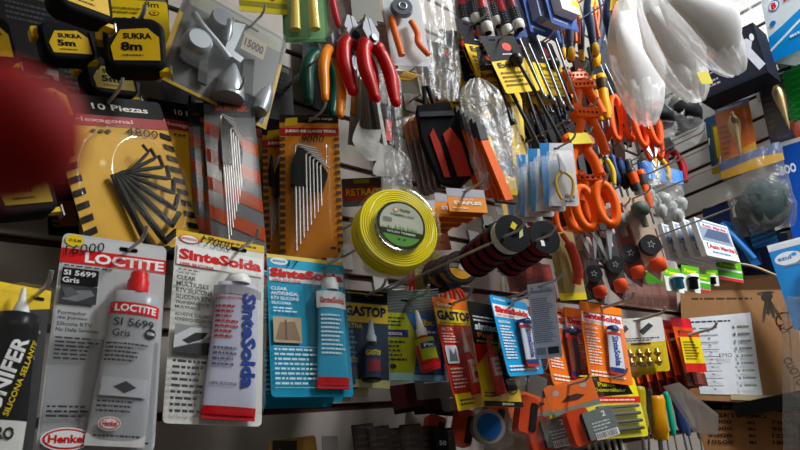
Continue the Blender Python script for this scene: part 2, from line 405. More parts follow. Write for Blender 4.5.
# ------------------------------------------------------------------ row of adhesive cards, left to right
P = place((23, 286), (-2, 470), 62, .17, sl=.10)
W, H = P.w, P.h
o = card(P, 'sealant_card', 'yellow-topped card at the left edge with a black and white sealant tube', 'sealant', '#2a2a2c',
  [('p', [(0, 0), (1, 0), (1, .11), (0, .18)], '#f0cc10'), ('r', 0, .0, 1, .05, '#f0cc10'), ('l', .5, .2, .95, .5, 8, '#999999')], slot=(.8, .06))
tube(o, -.02*W, -.03*H, W*.72, H*.95, '#e6e8e6', '#1b1c1e',
  [('p', [(.05, .10), (.95, .04), (.95, .22), (.05, .22)], '#16171a'), ('r', .04, .72, .96, .97, '#cfd0cc'),
   ('t', 'UNIFER', .34, .42, .50, .36, '#f0f0f0', 76, .03), ('t', 'SILICONA SELLANTE', .66, .44, .52, .13, '#e8cc20', 76, .01), ('t', 'RO', .5, .8, .4, .08, '#222222', 0, .03)], rot=0, cap_h=.16, cap_w=.42, deep=.35, nozzle=1)
blister(o, W, H, .1, .03, .92, .97, .03, .2)
hook(P, 'the sealant card with the yellow top', u=.22*W, v=.05)

P = place((117, 240), (97, 453), 110, .17, sl=.07)
W, H = P.w, P.h
o = card(P, 'adhesive_card', 'large grey card with red LOCTITE heading and grey sealant tube', 'adhesive', '#c4c6c9',
  [('r', .02, .015, .98, .5, '#ccced0', .04), ('z', .02, .5, .98, .99, 60, '#b8babd', 0),
   ('r', 0.0, .075, 1.0, .148, '#d81820'), ('t', 'LOCTITE', .60, .112, .76, .052, '#ffffff', 0, .035),
   ('c', .11, .035, .085, '#f0cc18', .065), ('t', 'O.E.M', .11, .035, .11, .014, '#222222', 0, .02),
   ('l', .04, .155, .5, .17, 1, '#333333'), ('r', .03, .175, .36, .255, '#1a1a1c', .01), ('t', 'SI 5699', .19, .198, .29, .026, '#f2f2f2', 0, .02), ('t', 'Gris', .115, .234, .15, .026, '#f2f2f2', 0, .02),
   ('r', .03, .26, .36, .345, '#3c3e42', .01), ('p', [(.05, .33), (.15, .285), (.3, .275), (.34, .3), (.2, .335)], '#86888c'),
   ('p', [(.04, .275), (.13, .27), (.2, .3), (.09, .325)], '#5c5e62'),
   ('t', 'Formador', .16, .392, .25, .018, '#2c2c30'), ('t', 'de Juntas', .165, .418, .26, .018, '#2c2c30'), ('t', 'Silicona RTV', .19, .445, .31, .018, '#2c2c30'), ('t', 'No Daña Sensores', .22, .472, .37, .018, '#2c2c30'),
   ('l', .04, .50, .44, .61, 6, '#333338'), ('l', .04, .80, .40, .86, 3, '#333338'), ('l', .62, .955, .98, .975, 1, '#333338'),
   ('c', .23, .945, .21, '#f0f0f0', .10), ('c', .23, .945, .195, '#c8141c', .088), ('c', .23, .945, .175, '#f0f0f0', .073), ('t', 'Henkel', .23, .945, .30, .034, '#c8141c', 0, .04)], slot=(.62, .045), rad=.06)
tube(o, .235*W, -.175*H, W*.52, H*.775, '#e02018', '#a6a8ac',
  [('r', .06, .085, .94, .165, '#d81820'), ('t', 'LOCTITE', .5, .125, .74, .052, '#ffffff', 0, .03), ('t', 'SI 5699', .5, .225, .72, .055, '#303034', 0, .01), ('t', 'Gris', .3, .30, .3, .05, '#303034', 0, .01), ('c', .82, .285, .11, '#28282a', .09), ('t', 'OEM', .82, .285, .14, .02, '#e8e8e8'),
   ('l', .08, .36, .8, .5, 5, '#3a3a40'), ('r', .1, .6, .9, .72, '#b2b4b8', .02), ('p', [(.3, .66), (.5, .62), (.7, .66), (.5, .70)], '#3c3e44'),
   ('l', .08, .74, .9, .83, 3, '#3a3a40'), ('c', .34, .895, .19, '#e8e8e8', .12), ('c', .34, .895, .17, '#c8141c', .10), ('c', .34, .895, .15, '#e8e8e8', .085), ('t', 'Henkel', .34, .895, .24, .035, '#c8141c', 0, .03), ('l', .1, .955, .9, .985, 1, '#3a3a40')], rot=3, cap_h=.135, cap_w=.40)
blister(o, W, H, .37, .16, .98, .965, .026, .18)
blister(o, W, H, .46, .135, .80, .40, .032, .3, name='blister')
price(o, W, H, '16000', .21, .072, .36, .048, rot=14)
hook(P, 'the grey card with the red heading', v=.045, u=.12*W)
LOC = P

P = place((222, 238), (214, 425), 93, .16, sl=.12)
W, H = P.w, P.h
o = card(P, 'silicone_card', 'large white card with red SinteSolda heading and clear silicone tube', 'silicone', '#dcdcd6',
  [('r', .0, .0, 1, .045, '#e0b838'), ('l', .28, .01, .95, .035, 1, '#6a5010'), ('c', .14, .045, .11, '#c82020', .05), ('c', .14, .045, .095, '#f4f4f4', .042), ('t', 'SINTESOLDA', .14, .045, .17, .014, '#c82020'),
   ('r', .02, .085, .98, .195, '#f0f0ec'), ('t', 'SinteSolda', .5, .135, .92, .062, '#d01c20', 0, .05), ('t', '100% SILICONA', .24, .19, .36, .018, '#d01c20', 0, .02),
   ('l', .04, .215, .35, .23, 1, '#555555'), ('l', .04, .238, .33, .25, 1, '#888888'),
   ('t', 'CLEAR', .13, .268, .2, .022, '#2a2a30', 0, .02), ('t', 'MULTIUSES', .2, .303, .34, .024, '#2a2a30', 0, .02), ('t', 'RTV SILICONE', .22, .338, .38, .024, '#2a2a30', 0, .02), ('t', 'SILICONA RTV', .215, .372, .37, .024, '#2a2a30', 0, .02), ('t', 'TRANSPARENTE', .205, .404, .35, .017, '#2a2a30'), ('t', 'MULTIUSOS', .16, .428, .26, .016, '#2a2a30'),
   ('t', 'ADHESIVE SEALANT', .215, .466, .37, .019, '#33333a', 0, .02), ('t', 'ADHESIVO SELLANTE', .22, .493, .38, .019, '#33333a', 0, .02),
   ('r', .04, .52, .42, .665, '#8d8f92'), ('p', [(.04, .58), (.2, .53), (.42, .525), (.42, .56), (.3, .60), (.04, .64)], '#c6c8ca'), ('p', [(.12, .60), (.25, .555), (.38, .55), (.33, .585), (.18, .615)], '#26282c'), ('p', [(.04, .645), (.25, .61), (.42, .60), (.42, .665), (.04, .665)], '#303236'),
   ('l', .04, .69, .38, .96, 9, '#3c3c44')], slot=(.70, .05), rad=.05)
tube(o, .18*W, -.225*H, W*.55, H*.72, '#e8e8e8', '#bfc1d2',
  [('r', .02, .03, .98, .10, '#9c9aa0'), ('t', '100% SILICONA', .33, .13, .5, .018, '#d02020', 4), ('l', .08, .18, .5, .45, 7, '#b03038'), ('t', 'SinteSolda', .74, .44, .72, .30, '#24408e', -86, .04), ('l', .08, .5, .5, .66, 4, '#55557a'), ('t', '100% SILICONA', .32, .78, .5, .022, '#333355'), ('r', 0, .94, 1, 1, '#c02028')], rot=1, cap_h=.07, cap_w=.5, deep=.33, crimp='#c02028')
blister(o, W, H, .42, .205, .98, .96, .024, .16)
blister(o, W, H, .55, .155, .83, .40, .03, .3, name='blister')
price(o, W, H, '17000', .44, .042, .34, .05, rot=-6)
hook(P, 'the white silicone card', v=.05, u=.20*W)

P = place((306, 258), (314, 397), 79, .15, sl=.06)
W, H = P.w, P.h
def sinte_blue(P, lab, big=True):
    W, H = P.w, P.h
    o = card(P, 'silicone_card', lab, 'silicone', '#1494b8',
      [('r', 0, 0, 1, .04, '#e2c86a'), ('r', .02, .05, .98, .20, '#d8e6e8'), ('r', 0, .03, 1, .10, '#2ba3c6', .02), ('c', .15, .05, .11, '#e8f0f4', .045), ('t', 'SINTESOLDA', .15, .05, .16, .016, '#1c70b0'),
       ('t', 'SinteSolda', .50, .135, .94, .066, '#d01c20', 0, .05), ('t', '100% SILICONA', .24, .19, .36, .02, '#d01c20', 0, .02),
       ('t', 'CLEAR', .13, .255, .2, .024, '#eef6f8', 0, .02), ('t', 'ANTIFUNGAL', .2, .29, .34, .026, '#eef6f8', 0, .02), ('t', 'RTV SILICONE', .2, .325, .34, .024, '#eef6f8', 0, .01), ('t', 'SILICONA', .15, .36, .24, .02, '#eef6f8'), ('l', .05, .385, .36, .43, 2, '#d8eef4'),
       ('r', .04, .46, .38, .64, '#b8a488', .01), ('p', [(.06, .62), (.12, .50), (.3, .49), (.36, .62)], '#8a7660'), ('r', .18, .48, .2, .62, '#6c5a46'),
       ('l', .04, .67, .6, .93, 8, '#c8e8f0'), ('r', .03, .665, .70, .668, '#c8e8f0'), ('r', .03, .94, .70, .943, '#c8e8f0')], slot=(.72, .055), rad=.05)
    tube(o, .27*W, -.16*H, W*.40, H*.76, '#e4e8ea', '#3f9cc0', [('r', .03, .02, .97, .20, '#dfe8ea'), ('t', 'SinteSolda', .5, .12, .84, .07, '#c8202a', 0, .03), ('l', .12, .26, .88, .7, 10, '#dcecf4'), ('r', 0, .92, 1, 1, '#c02028')], rot=1, cap_h=.12, cap_w=.5, crimp='#c02028')
    blister(o, W, H, .46, .13, .97, .955, .026, .16)
    blister(o, W, H, .56, .105, .86, .34, .03, .3)
    return o
o = sinte_blue(P, 'blue card with red SinteSolda heading and blue tube, front one of its hook')
price(o, W, H, '17', .32, .062, .12, .05)
stack(o, P, 2, .022, 'blue silicone card', 'blue silicone cards on the left hook', dx=-.0, dz=-.002, jit=1)
hook(P, 'the large blue silicone cards', v=.055, u=.22*W)

P = place((366, 291), (367, 388), 44, .15, yaw=-22)
W, H = P.w, P.h
o = card(P, 'threadlocker_card', 'dark blue and yellow card lettered GASTOP with a black bottle', 'adhesive', '#14304e',
  [('r', 0, 0, 1, .12, '#16181c'), ('l', .05, .015, .95, .05, 1, '#d8b818'), ('r', 0, .14, 1, .34, '#d8bc14'), ('t', 'GASTOP', .48, .225, .95, .11, '#141c50', 0, .05), ('t', 'ULTRA', .2, .38, .4, .05, '#d8bc14', 0, .02),
   ('l', .02, .42, .3, .9, 9, '#7090b0'), ('r', .0, .92, 1, 1, '#e0dca0')], slot=(.5, .09))
bottle(o, .12*W, -.30*H, W*.22, H*.62, '', '#15161a', [('r', 0, .15, 1, .95, '#182a48'), ('t', 'GASTOP', .5, .32, .8, .14, '#c8b020', 0, .04), ('r', .15, .5, .85, .8, '#7a2430')], tip='#9aa4a8')
blister(o, W, H, .25, .24, .98, .95, .03, .16)
stack(o, P, 2, .03, 'dark blue threadlocker card', 'dark blue threadlocker cards', dx=-.01, dz=-.002)
hook(P, 'the dark blue threadlocker cards')

P = place((408, 291), (413, 381), 63, .17, sl=.04)
W, H = P.w, P.h
o = card(P, 'threadlocker_card', 'yellow and blue card with a red bottle tipped in white', 'adhesive', '#1a5aa0',
  [('r', 0, 0, 1, .26, '#5a6464'), ('z', 0, 0, .5, .26, 8, '#77817f', -1.6), ('z', .5, 0, 1, .26, 8, '#77817f', -1.6), ('p', [(0, .26), (.44, .26), (.62, .55), (.5, 1), (0, 1)], '#b8c220'), ('p', [(.44, .26), (1, .26), (1, 1), (.5, 1), (.62, .55)], '#1c66ac'),
   ('l', .06, .30, .42, .42, 3, '#20282c'), ('r', .0, .45, .46, .53, '#1c3a80'), ('t', 'Silicona', .2, .49, .34, .045, '#f0f0f0'), ('l', .06, .56, .42, .8, 5, '#30382c'), ('c', .2, .85, .05, '#20282c', .035), ('r', 0, .92, .5, 1, '#a8dcd8'), ('t', 'Fix', .75, .36, .26, .07, '#f0c818', 0, .03), ('l', .66, .44, .95, .5, 1, '#f0f0f0'), ('r', .5, .94, 1, 1, '#8cc4e4')], slot=(.46, .115))
bottle(o, .13*W, -.22*H, W*.16, H*.66, '', '#c81c20', [('r', 0, .1, 1, .72, '#a8b414'), ('r', .12, .22, .88, .4, '#1c3a80'), ('t', 'Fix', .5, .31, .5, .1, '#f0f0f0')], tip='#eef0f0', rot=-11, foot='#d02018', tiph=.44)
blister(o, W, H, .42, .16, .86, .93, .03, .2)
hook(P, 'the yellow and blue threadlocker card', v=.115)

P = place((450, 299), (475, 408), 35, .185, sl=.2)
W, H = P.w, P.h
def gastop_red(P, lab):
    W, H = P.w, P.h
    o = card(P, 'adhesive_card', lab, 'adhesive', '#c03c30',
      [('r', 0, 0, 1, .10, '#d8702c', .04), ('t', 'Genuine', .3, .06, .4, .035, '#f4f0e0'), ('r', 0, .10, 1, .25, '#e6cc18'), ('t', 'GASTOP', .5, .165, .94, .09, '#16204c', 0, .05), ('l', .05, .225, .9, .245, 1, '#333355'),
       ('t', 'ALTA', .2, .29, .3, .03, '#f0e0d8'), ('l', .05, .32, .45, .42, 4, '#f0c8c0'), ('r', .03, .44, .35, .60, '#d8dce0', .03), ('p', [(.08, .58), (.14, .46), (.22, .52), (.31, .46), (.3, .58)], '#6c7078'), ('l', .05, .63, .45, .82, 6, '#f4d8d0'), ('r', 0, .86, 1, 1, '#e8cc14'), ('l', .1, .9, .6, .97, 2, '#333333')], slot=(.5, .05))
    bottle(o, .2*W, -.27*H, W*.155, H*.60, '', '#d83030', [('r', 0, .2, 1, .75, '#e8e0dc'), ('t', 'GASTOP', .5, .35, .8, .08, '#c02828', 0, .03), ('r', .1, .5, .9, .65, '#c02828')], tip='#e8eaea', rot=2, foot='#d02828')
    blister(o, W, H, .38, .24, .98, .93, .026, .16)
    return o
o = gastop_red(P, 'red and yellow card with red bottle, GASTOP heading')
hook(P, 'the red and yellow adhesive cards')
for k, (a, b) in enumerate((((425, 300), (440, 398)), ((447, 330), (466, 408)))):
    P2 = place(a, b, 44, .10, yaw=-25)
    o = card(P2, 'adhesive_card', ('grey card back with barcode, behind the yellow and blue card', 'grey card back with barcode, behind the red GASTOP card')[k], 'adhesive', '#6e6762', [('l', .1, .3, .9, .6, 8, '#4a4440'), ('b', .2, .68, .75, .85), ('r', .1, .12, .9, .24, '#8a8078')])

P = place((486, 304), (504, 407), 38, .21, sl=.10)
W, H = P.w, P.h
o = card(P, 'adhesive_card', 'black and yellow card with a red tube and a black and red tube', 'adhesive', '#e0b814',
  [('r', 0, 0, 1, .42, '#141416', .03), ('l', .08, .13, .8, .2, 2, '#c8c8cc'), ('t', 'sinteco', .45, .245, .72, .07, '#f2f2f2', 0, .04), ('t', 'Poxi', .32, .33, .4, .05, '#f08018', 0, .03), ('l', .08, .37, .9, .41, 1, '#d8b818'), ('p', [(0, .42), (.45, .42), (0, .62)], '#d02020'), ('l', .05, .86, .5, .92, 2, '#333333'), ('r', 0, .95, 1, 1, '#161616'), ('t', 'EPOXICO', .6, .975, .3, .02, '#e8e0c0')], slot=(.62, .10))
bottle(o, -.08*W, -.32*H, W*.14, H*.56, '', '#d02c2c', [('r', 0, .2, 1, .6, '#e8e0d8'), ('l', .1, .25, .9, .55, 3, '#c02828')], tip='#d03028', rot=-6, tiph=.24)
bottle(o, .24*W, -.30*H, W*.15, H*.54, '', '#1a1a1c', [('r', 0, .1, 1, .4, '#d8481c'), ('l', .1, .5, .9, .8, 3, '#d8b818')], tip='#e8c81c', rot=-4, tiph=.24)
mb = MB(); art(mb, W, H, [('c', .76, .82, .16, '#1a1a1a', .11), ('c', .76, .82, .13, '#c8a81c', .09), ('c', .76, .82, .08, '#1a1a1a', .06)], -.002); mb.build('printed_face', o)
blister(o, W, H, .16, .27, .97, .90, .024, .14)
hook(P, 'the black and yellow adhesive card', v=.10, u=.12*W)

def sinte_small(P, lab, base='#1494cc', tubec='#d4dce8', extra=()):
    W, H = P.w, P.h
    o = card(P, 'silicone_card', lab, 'silicone', base,
      [('r', .02, .11, .98, .27, '#f0f0ee'), ('t', 'SINTESOLDA', .22, .045, .3, .025, '#ffffff'), ('t', 'SinteSolda', .5, .175, .90, .085, '#d01c20', 0, .06), ('t', '100% SILICONA', .27, .245, .42, .025, '#d01c20', 0, .02),
       ('t', 'SILICONA', .2, .33, .30, .035, '#f6f2ea', 0, .02), ('l', .05, .37, .38, .80, 12, '#f6f2ea'), ('l', .05, .86, .9, .95, 2, '#f6f2ea')]+list(extra), slot=(.5, .07))
    tube(o, .16*W, -.28*H, W*.36, H*.58, '#243a78', tubec, [('t', 'SinteSolda', .5, .5, .7, .4, '#28408c', -86, .03), ('r', 0, .05, 1, .12, '#c83038'), ('r', 0, .9, 1, 1, '#243a78')], rot=0, cap_h=.10, cap_w=.6, crimp='#c83028')
    blister(o, W, H, .42, .20, .94, .93, .026, .2)
    return o
P = place((509, 299), (528, 375), 36, .235, sl=.20)
o = sinte_small(P, 'small light blue card with white and blue tube, beside the pale grey card back', '#1898d0')
hook(P, 'the small light blue silicone cards')
P = place((540, 283), (549, 358), 27, .28, yaw=-64)
o = card(P, 'silicone_card', 'pale grey printed card back turned towards the left, hanging forward', 'silicone', '#c8ced8', [('r', .08, .06, .92, .16, '#ccd2dc'), ('t', 'SinteSolda', .5, .11, .8, .05, '#7882a8', 0, .04), ('l', .08, .2, .92, .8, 22, '#6c7488'), ('r', .5, .86, .9, .95, '#30343c', .02), ('r', .08, .86, .42, .95, '#8890a0', .02)])
hook(P, 'the pale grey card back', v=.04)
P = place((556, 307), (575, 388), 42, .13, sl=.25)
o = sinte_small(P, 'small orange silicone card mostly hidden behind the pale card back', '#f07818', '#8a4430')
stack(o, P, 1, .03, 'hidden small orange silicone card', 'hidden orange silicone cards')
P = place((579, 309), (592, 386), 30, .13, sl=.12)
o = card(P, 'silicone_card', 'narrow white silicone card between two orange ones', 'silicone', '#d8dadc', [('r', 0, .09, 1, .28, '#eceef0'), ('t', 'Sint', .42, .17, .8, .09, '#88909c', 0, .05), ('t', 'SILICONA', .5, .36, .7, .03, '#555555'), ('l', .1, .4, .9, .9, 12, '#74787e'), ('r', .25, .0, .75, .06, '#20406c')], slot=None)
P = place((600, 305), (612, 383), 43, .18, sl=.16)
o = sinte_small(P, 'small orange card with white and blue tube, in front of the others', '#f07c18', '#d4dce8', [('p', [(0, 0), (1, 0), (1, .1), (0, .13)], '#f08020')])
stack(o, P, 2, .035, 'small orange silicone card', 'small orange silicone cards', dx=.0, dz=0)
hook(P, 'the small orange silicone cards', tip=.06, mat=C('#c8c4bc', .4, .5), r=.003)

P = place((637, 318), (645, 372), 50, .18, sl=-.05)
W, H = P.w, P.h
o = card(P, 'fittings_card', 'white and yellow card of brass fittings', 'hardware', '#e8cc14',
  [('r', 0, 0, 1, .46, '#ecece8', .05), ('p', [(.1, .2), (.25, .12), (.3, .2), (.2, .28)], '#333333'), ('p', [(.5, .25), (.72, .1), (.8, .16), (.58, .32)], '#44484c'), ('l', .08, .36, .92, .44, 2, '#555555'), ('r', .3, .47, .7, .5, '#333333')], slot=(.5, .05))
for k in range(4):
    for q in range(2):
        mb = MB(); x = (-.27+.18*k)*W; z = (-.60-.16*q)*H
        mb.lathe([(.03*W, 0), (.05*W, .01*H), (.05*W, .05*H), (.075*W, .06*H), (.075*W, .11*H), (.04*W, .115*H), (.04*W, .15*H)], (x, -.012, z), (0, 0, -1), C('#b49a5c', .3, .9), 8); mb.build('fitting', o)
blister(o, W, H, .1, .52, .92, .96, .028, .1)
stack(o, P, 2, .03, 'white and yellow card of brass fittings', 'cards of brass fittings', dx=-.003)
hook(P, 'the cards of brass fittings', tip=.05, mat=C('#c8c4bc', .4, .5), r=.003)
# thin orange cards
P = place((689, 333), (697, 372), 20, .20, yaw=-30)
o = card(P, 'blade_card', 'thin yellow and red card at the front of the orange cards', 'blade', '#e4c818', [('r', 0, 0, 1, .1, '#d03020'), ('r', 0, .78, 1, 1, '#c82c28'), ('l', .1, .2, .9, .7, 7, '#705c18')], slot=None)
hook(P, 'the thin orange cards', tip=.05, mat=C('#c8c4bc', .4, .5), r=.003)
P = place((680, 318), (698, 386), 20, .18, yaw=-12)
W, H = P.w, P.h
o = card(P, 'blade_card', 'thin orange card with red top, front one of its hook', 'blade', '#e04c18', [('r', 0, 0, 1, .14, '#c82430'), ('r', 0, .14, .3, 1, '#f0642c'), ('l', .3, .3, .9, .9, 9, '#f0a888'), ('r', .0, .82, 1, 1, '#5c2c28')], slot=None)
mb = MB(); mb.prism([(-.3*W, -.2*H), (.3*W, -.2*H), (.22*W, -.98*H), (-.2*W, -.98*H)], -.004, -.001, C('#7c3c30', .4)); mb.build('blade', o)
stack(o, P, 8, .020, 'thin orange card with red top', 'thin orange cards with red tops', dx=-.002)
# lower row
P = place((528, 372), (520, 440), 42, .17, yaw=-20)
def clam(P, lab, cmds, body='#c84420', base='#6a6660', dx=0):
    W, H = P.w, P.h
    o = thing('clamshell_pack', lab, 'clamshell pack', P)
    mb = MB(); mb.prism(rr(-.5*W, -.30*H, .5*W, 0, .04*W), -.0005, .0005, C(base, .5)); mb.build('insert_card', o)
    if cmds: mp = MB(); art(mp, W, H, cmds, -.0006); mp.build('printed_face', o)
    mb = MB(); mb.prism(rr(-.26*W+dx*W, -.94*H, .16*W+dx*W, -.42*H, .08*W), -.022, -.004, C(body, .4)); mb.prism(rr(-.02*W+dx*W, -.90*H, .14*W+dx*W, -.50*H, .04*W), -.024, -.02, BLACK); mb.build('tool_body', o)
    blister(o, W, H, .05, .02, .95, .99, .035, .12, taper=.08); return o
o = clam(P, 'clear clamshell with an orange tool, left of the orange-headed one', [('c', .5, .12, .06, '#9a9a9a', .04)], base='#57524e')
stack(o, P, 3, .045, 'clear clamshell with an orange tool', 'clear clamshells with orange tools', dx=-.02)
hook(P, 'the clear clamshells with orange tools')
P = place((567, 382), (590, 448), 50, .20, sl=-.12)
W, H = P.w, P.h
o = clam(P, 'clear clamshell with orange header and grey label numbered 2', [('r', 0, 0, 1, .36, '#e87030', .04), ('c', .2, .12, .07, '#b0a8a0', .05), ('c', .78, .10, .07, '#b0a8a0', .05), ('p', [(.25, .27), (.4, .2), (.6, .2), (.75, .25), (.6, .29)], '#3a2418'), ('r', .05, .36, 1, .44, '#7a8678')], base='#e87030', dx=-.1)
mb = MB(); art(mb, W, H, [('r', .38, .5, .98, .9, '#6c7472', .03), ('t', '2', .78, .58, .08, .08, '#e8e8e8', 0, .03), ('l', .5, .66, .9, .8, 3, '#c8d0d0'), ('b', .5, .82, .95, .92)], -.03); mb.build('label', o)
stack(o, P, 1, .06, 'clear clamshell with orange header', 'orange-headed clamshells', dx=-.02)
hook(P, 'the orange-headed clamshells')
P = place((607, 376), (622, 438), 56, .17, sl=-.02)
W, H = P.w, P.h
o = card(P, 'bit_card', 'black and yellow card with four grey bars under a red stripe', 'hardware', '#e0d428', [('p', [(0, .02), (.8, 0), (.9, .3), (0, .36)], '#151412'), ('t', 'Punta', .45, .14, .3, .07, '#c8c41c', 0, .02), ('t', 'Destornillador', .5, .23, .55, .06, '#c8c41c', 0, .01), ('r', 0, .34, 1, .44, '#c82028'), ('l', .08, .37, .9, .42, 1, '#f0d8c8')], slot=None)
for k in range(4):
    mb = MB(); mb.sweep([(-.36*W, -.006, -(.53+.12*k)*H), (.38*W, -.006, -(.50+.12*k)*H)], .03*H, C('#6a6a60', .35, .8), 6); mb.build('bit', o)
blister(o, W, H, .03, .46, .97, .98, .014, .08)
stack(o, P, 2, .03, 'black and yellow card of grey bars', 'cards of grey bars', dx=-.008)
hook(P, 'the black and yellow cards of grey bars')
# ------------------------------------------------------------------ tape measures
def nudge(P, d):
    gx, gz = par(0, -P.h/2, d); P.M = P.M @ Matrix.Translation((gx, 0, gz+P.h/2)); return P
def tape(P, lab, size_txt, body='#17181a', plate='#d8b018', name_txt='SUKRA'):
    nudge(P, P.w*.42); W, H = P.w, P.h; o = thing('tape_measure', lab, 'tape measure', P); T = W*.42
    out = rr(-W/2, -H, W/2, 0, W*.22, 7)
    out = [(x, z if not (x > 0 and z > -H*.45) else z-(x/(W/2))**2*H*.05) for x, z in out]
    def sc(k, y): return [(x*k, y, (z+H/2)*k-H/2) for x, z in out]
    mb = MB(); mb.loft([sc(.86, -T), sc(.95, -T*.97), sc(1, -T*.85), sc(1, -T*.15), sc(.95, -T*.03), sc(.86, 0)], C(body, .55)); mb.build('body', o)
    mb = MB()
    for k in range(7):
        a = math.radians(35+18*k); x, z = math.cos(a)*W*.47, math.sin(a)*H*.46-H*.5
        mb.sweep([(x, -T*.95, z), (x*1.07, -T*.85, (z+H*.5)*1.07-H*.5), (x*1.07, -T*.15, (z+H*.5)*1.07-H*.5)], W*.045, C('#2c2d2e', .7), 6)
    mb.build('grip', o)
    mb = MB(); mb.prism([(-.34*W, -.86*H), (.40*W, -.86*H), (.40*W, -.42*H), (.22*W, -.24*H), (-.22*W, -.28*H), (-.38*W, -.60*H)], -T*1.03, -T*.95, C(plate, .4)); pl = mb.build('label_plate', o)
    mb = MB(); art(mb, W, H, [('t', name_txt, .55, .40, .46, .12, '#181818', 0, .04), ('t', size_txt, .45, .60, .34, .17, '#181818', 0, .04), ('l', .3, .74, .8, .80, 1, '#333322')], -T*1.03); mb.build('lettering', pl)
    mb = MB(); mb.prism([(.36*W, -.98*H), (.56*W, -.98*H), (.58*W, -.90*H), (.36*W, -.92*H)], -T*.7, -T*.3, C('#e0c030', .4)); mb.box(.56*W, -T*.75, -1.05*H, .58*W, -T*.25, -.88*H, STEEL); mb.build('blade', o)
    mb = MB(); mb.prism(rr(-.62*W, -.4*H, -.47*W, -.1*H, .05*W), -T*.75, -T*.25, C('#d8a818', .4)); mb.build('lock_button', o)
    return o
P = place((63, 22), (73, 58), 50, .10, yaw=-5); tape(P, 'tape measure lettered SUKRA with black and yellow case, upper left', '5m')
P = place((135, 0), (140, 62), 66, .05, sl=.05)
card(P, 'tape_card', 'yellow card marked 8m behind the largest tape measure', 'card', '#d8b81c', [('t', '8m', .75, .06, .22, .10, '#26220c', 0, .01), ('c', .78, .2, .08, '#26220c', .05), ('c', .78, .2, .065, '#d8b81c', .04), ('c', .78, .2, .02, '#26220c', .015), ('l', .05, .12, .6, .25, 2, '#80701c')], slot=None)
P = place((133, 17), (136, 67), 60, .13, sl=.02); tape(P, 'largest tape measure, black rubber case with yellow 8m plate', '8m')
hook(P, 'the largest tape measure', v=-.10, tip=.02, r=.003)
P = place((82, -34), (88, 14), 58, .17, yaw=10); tape(P, 'black and yellow tape measure cut off by the top edge of the picture', '3m')
P = place((108, 58), (116, 94), 50, .06, yaw=0); tape(P, 'dim tape measure hanging just below the largest one', '5m', plate='#8a7420')
P = place((35, 78), (52, 122), 58, .10, yaw=5); tape(P, 'tape measure partly behind the red blur, yellow rim on its right', '5m')
P = place((12, 150), (30, 212), 62, .12, yaw=0); tape(P, 'tape measure hanging just under the red blur at left', '3m', plate='#a08420')
P = place((-18, 12), (-6, 62), 52, .12, yaw=0); tape(P, 'tape measure at the very left edge, above the red blur', '5m')
P = place((60, 195), (66, 226), 24, .05, yaw=-5); card(P, 'tool_card', 'small dark orange card deep beside the yellow hex key card', 'card', '#7a5010', [('r', 0, 0, 1, .2, '#141414'), ('z', 0, .2, .25, 1, 5, '#141414', .3)], slot=None)
# ------------------------------------------------------------------ large tilted blister of paint-spray parts
P = place((232, 2), (226, 124), 124, .10, yaw=-8)
P = place((240, 14), (212, 104), 118, .12, sl=.52)
W, H = P.w, P.h
o = card(P, 'blister_pack', 'large tilted clear blister of grey metal spray gun parts', 'blister pack', '#6c6a60', [('r', .02, .03, .98, .97, '#4a4a46', .05), ('r', .05, .03, .95, .18, '#848270', .03), ('p', [(0, .3), (.04, .3), (.04, .97), (.5, .97), (.5, 1), (0, 1)], '#b89428'), ('p', [(.5, .97), (.96, .97), (.96, .3), (1, .3), (1, 1), (.5, 1)], '#b89428'), ('l', .3, .06, .6, .14, 1, '#3a382c')], slot=(.62, .08), rad=.08)
gm = C('#a0a6aa', .35, .55); gd = C('#70767a', .35, .6)
mb = MB(); mb.lathe([(.02*W, 0), (.10*W, .004), (.125*W, .015), (.12*W, .03), (.09*W, .034)], (-.30*W, -.004, -.66*H), (0, -1, 0), gm, 24); mb.build('paint_cup', o)
mb = MB(); mb.sweep(curvepts([(-.38*W, -.012, -.32*H), (-.30*W, -.018, -.42*H), (-.12*W, -.018, -.52*H), (.0, -.018, -.60*H)]), .03*W, gm, 10); mb.lathe([(.02*W, 0), (.05*W, .01), (.05*W, .03), (.03*W, .045)], (-.10*W, -.014, -.18*H), (.15, 0, -1), gd, 14); mb.build('spray_body', o)
mb = MB(); mb.lathe([(.13*W, 0), (.135*W, .006), (.10*W, .03), (.05*W, .05), (.02*W, .06)], (.10*W, -.012, -.95*H), (-.1, 0, 1), gm, 22); mb.build('funnel', o)
mb = MB(); mb.lathe([(.07*W, 0), (.08*W, .012), (.06*W, .035), (.02*W, .05)], (.38*W, -.012, -.92*H), (.1, 0, 1), gm, 18); mb.build('nozzle', o)
mb = MB(); mb.prism([(-.05*W, -.22*H), (.05*W, -.18*H), (.02*W, -.5*H), (.12*W, -.52*H), (.10*W, -.58*H), (-.06*W, -.55*H)], -.018, -.006, gm); mb.build('trigger', o)
mb = MB(); mb.lathe([(.09*W, 0), (.10*W, .012), (.09*W, .016)], (-.16*W, -.004, -.24*H), (0, -1, 0), gd, 20); mb.build('air_cap', o)
mb = MB(); mb.prism([(.13*W, -.50*H), (.22*W, -.44*H), (.30*W, -.86*H), (.20*W, -.9*H)], -.012, -.005, C('#2a2a2a', .5)); mb.prism([(-.28*W, -.42*H), (-.22*W, -.40*H), (-.1*W, -.9*H), (-.18*W, -.9*H)], -.010, -.005, C('#30302c', .5)); mb.build('gasket', o)
mb = MB(); art(mb, W, H, [('r', .56, .28, .78, .46, '#9a917c', .01), ('t', '15000', .67, .37, .18, .09, '#40362a', 0, .03)], -.021); q = mb.build('price_sticker', o)
blister(o, W, H, .05, .08, .95, .95, .03, .1, taper=.05, m=clear('thick_blister', milk=.08, spec=.02, rough=.3, milkcol='#b0b6b8'))
hook(P, 'the large tilted blister', v=.08, u=.12*W)
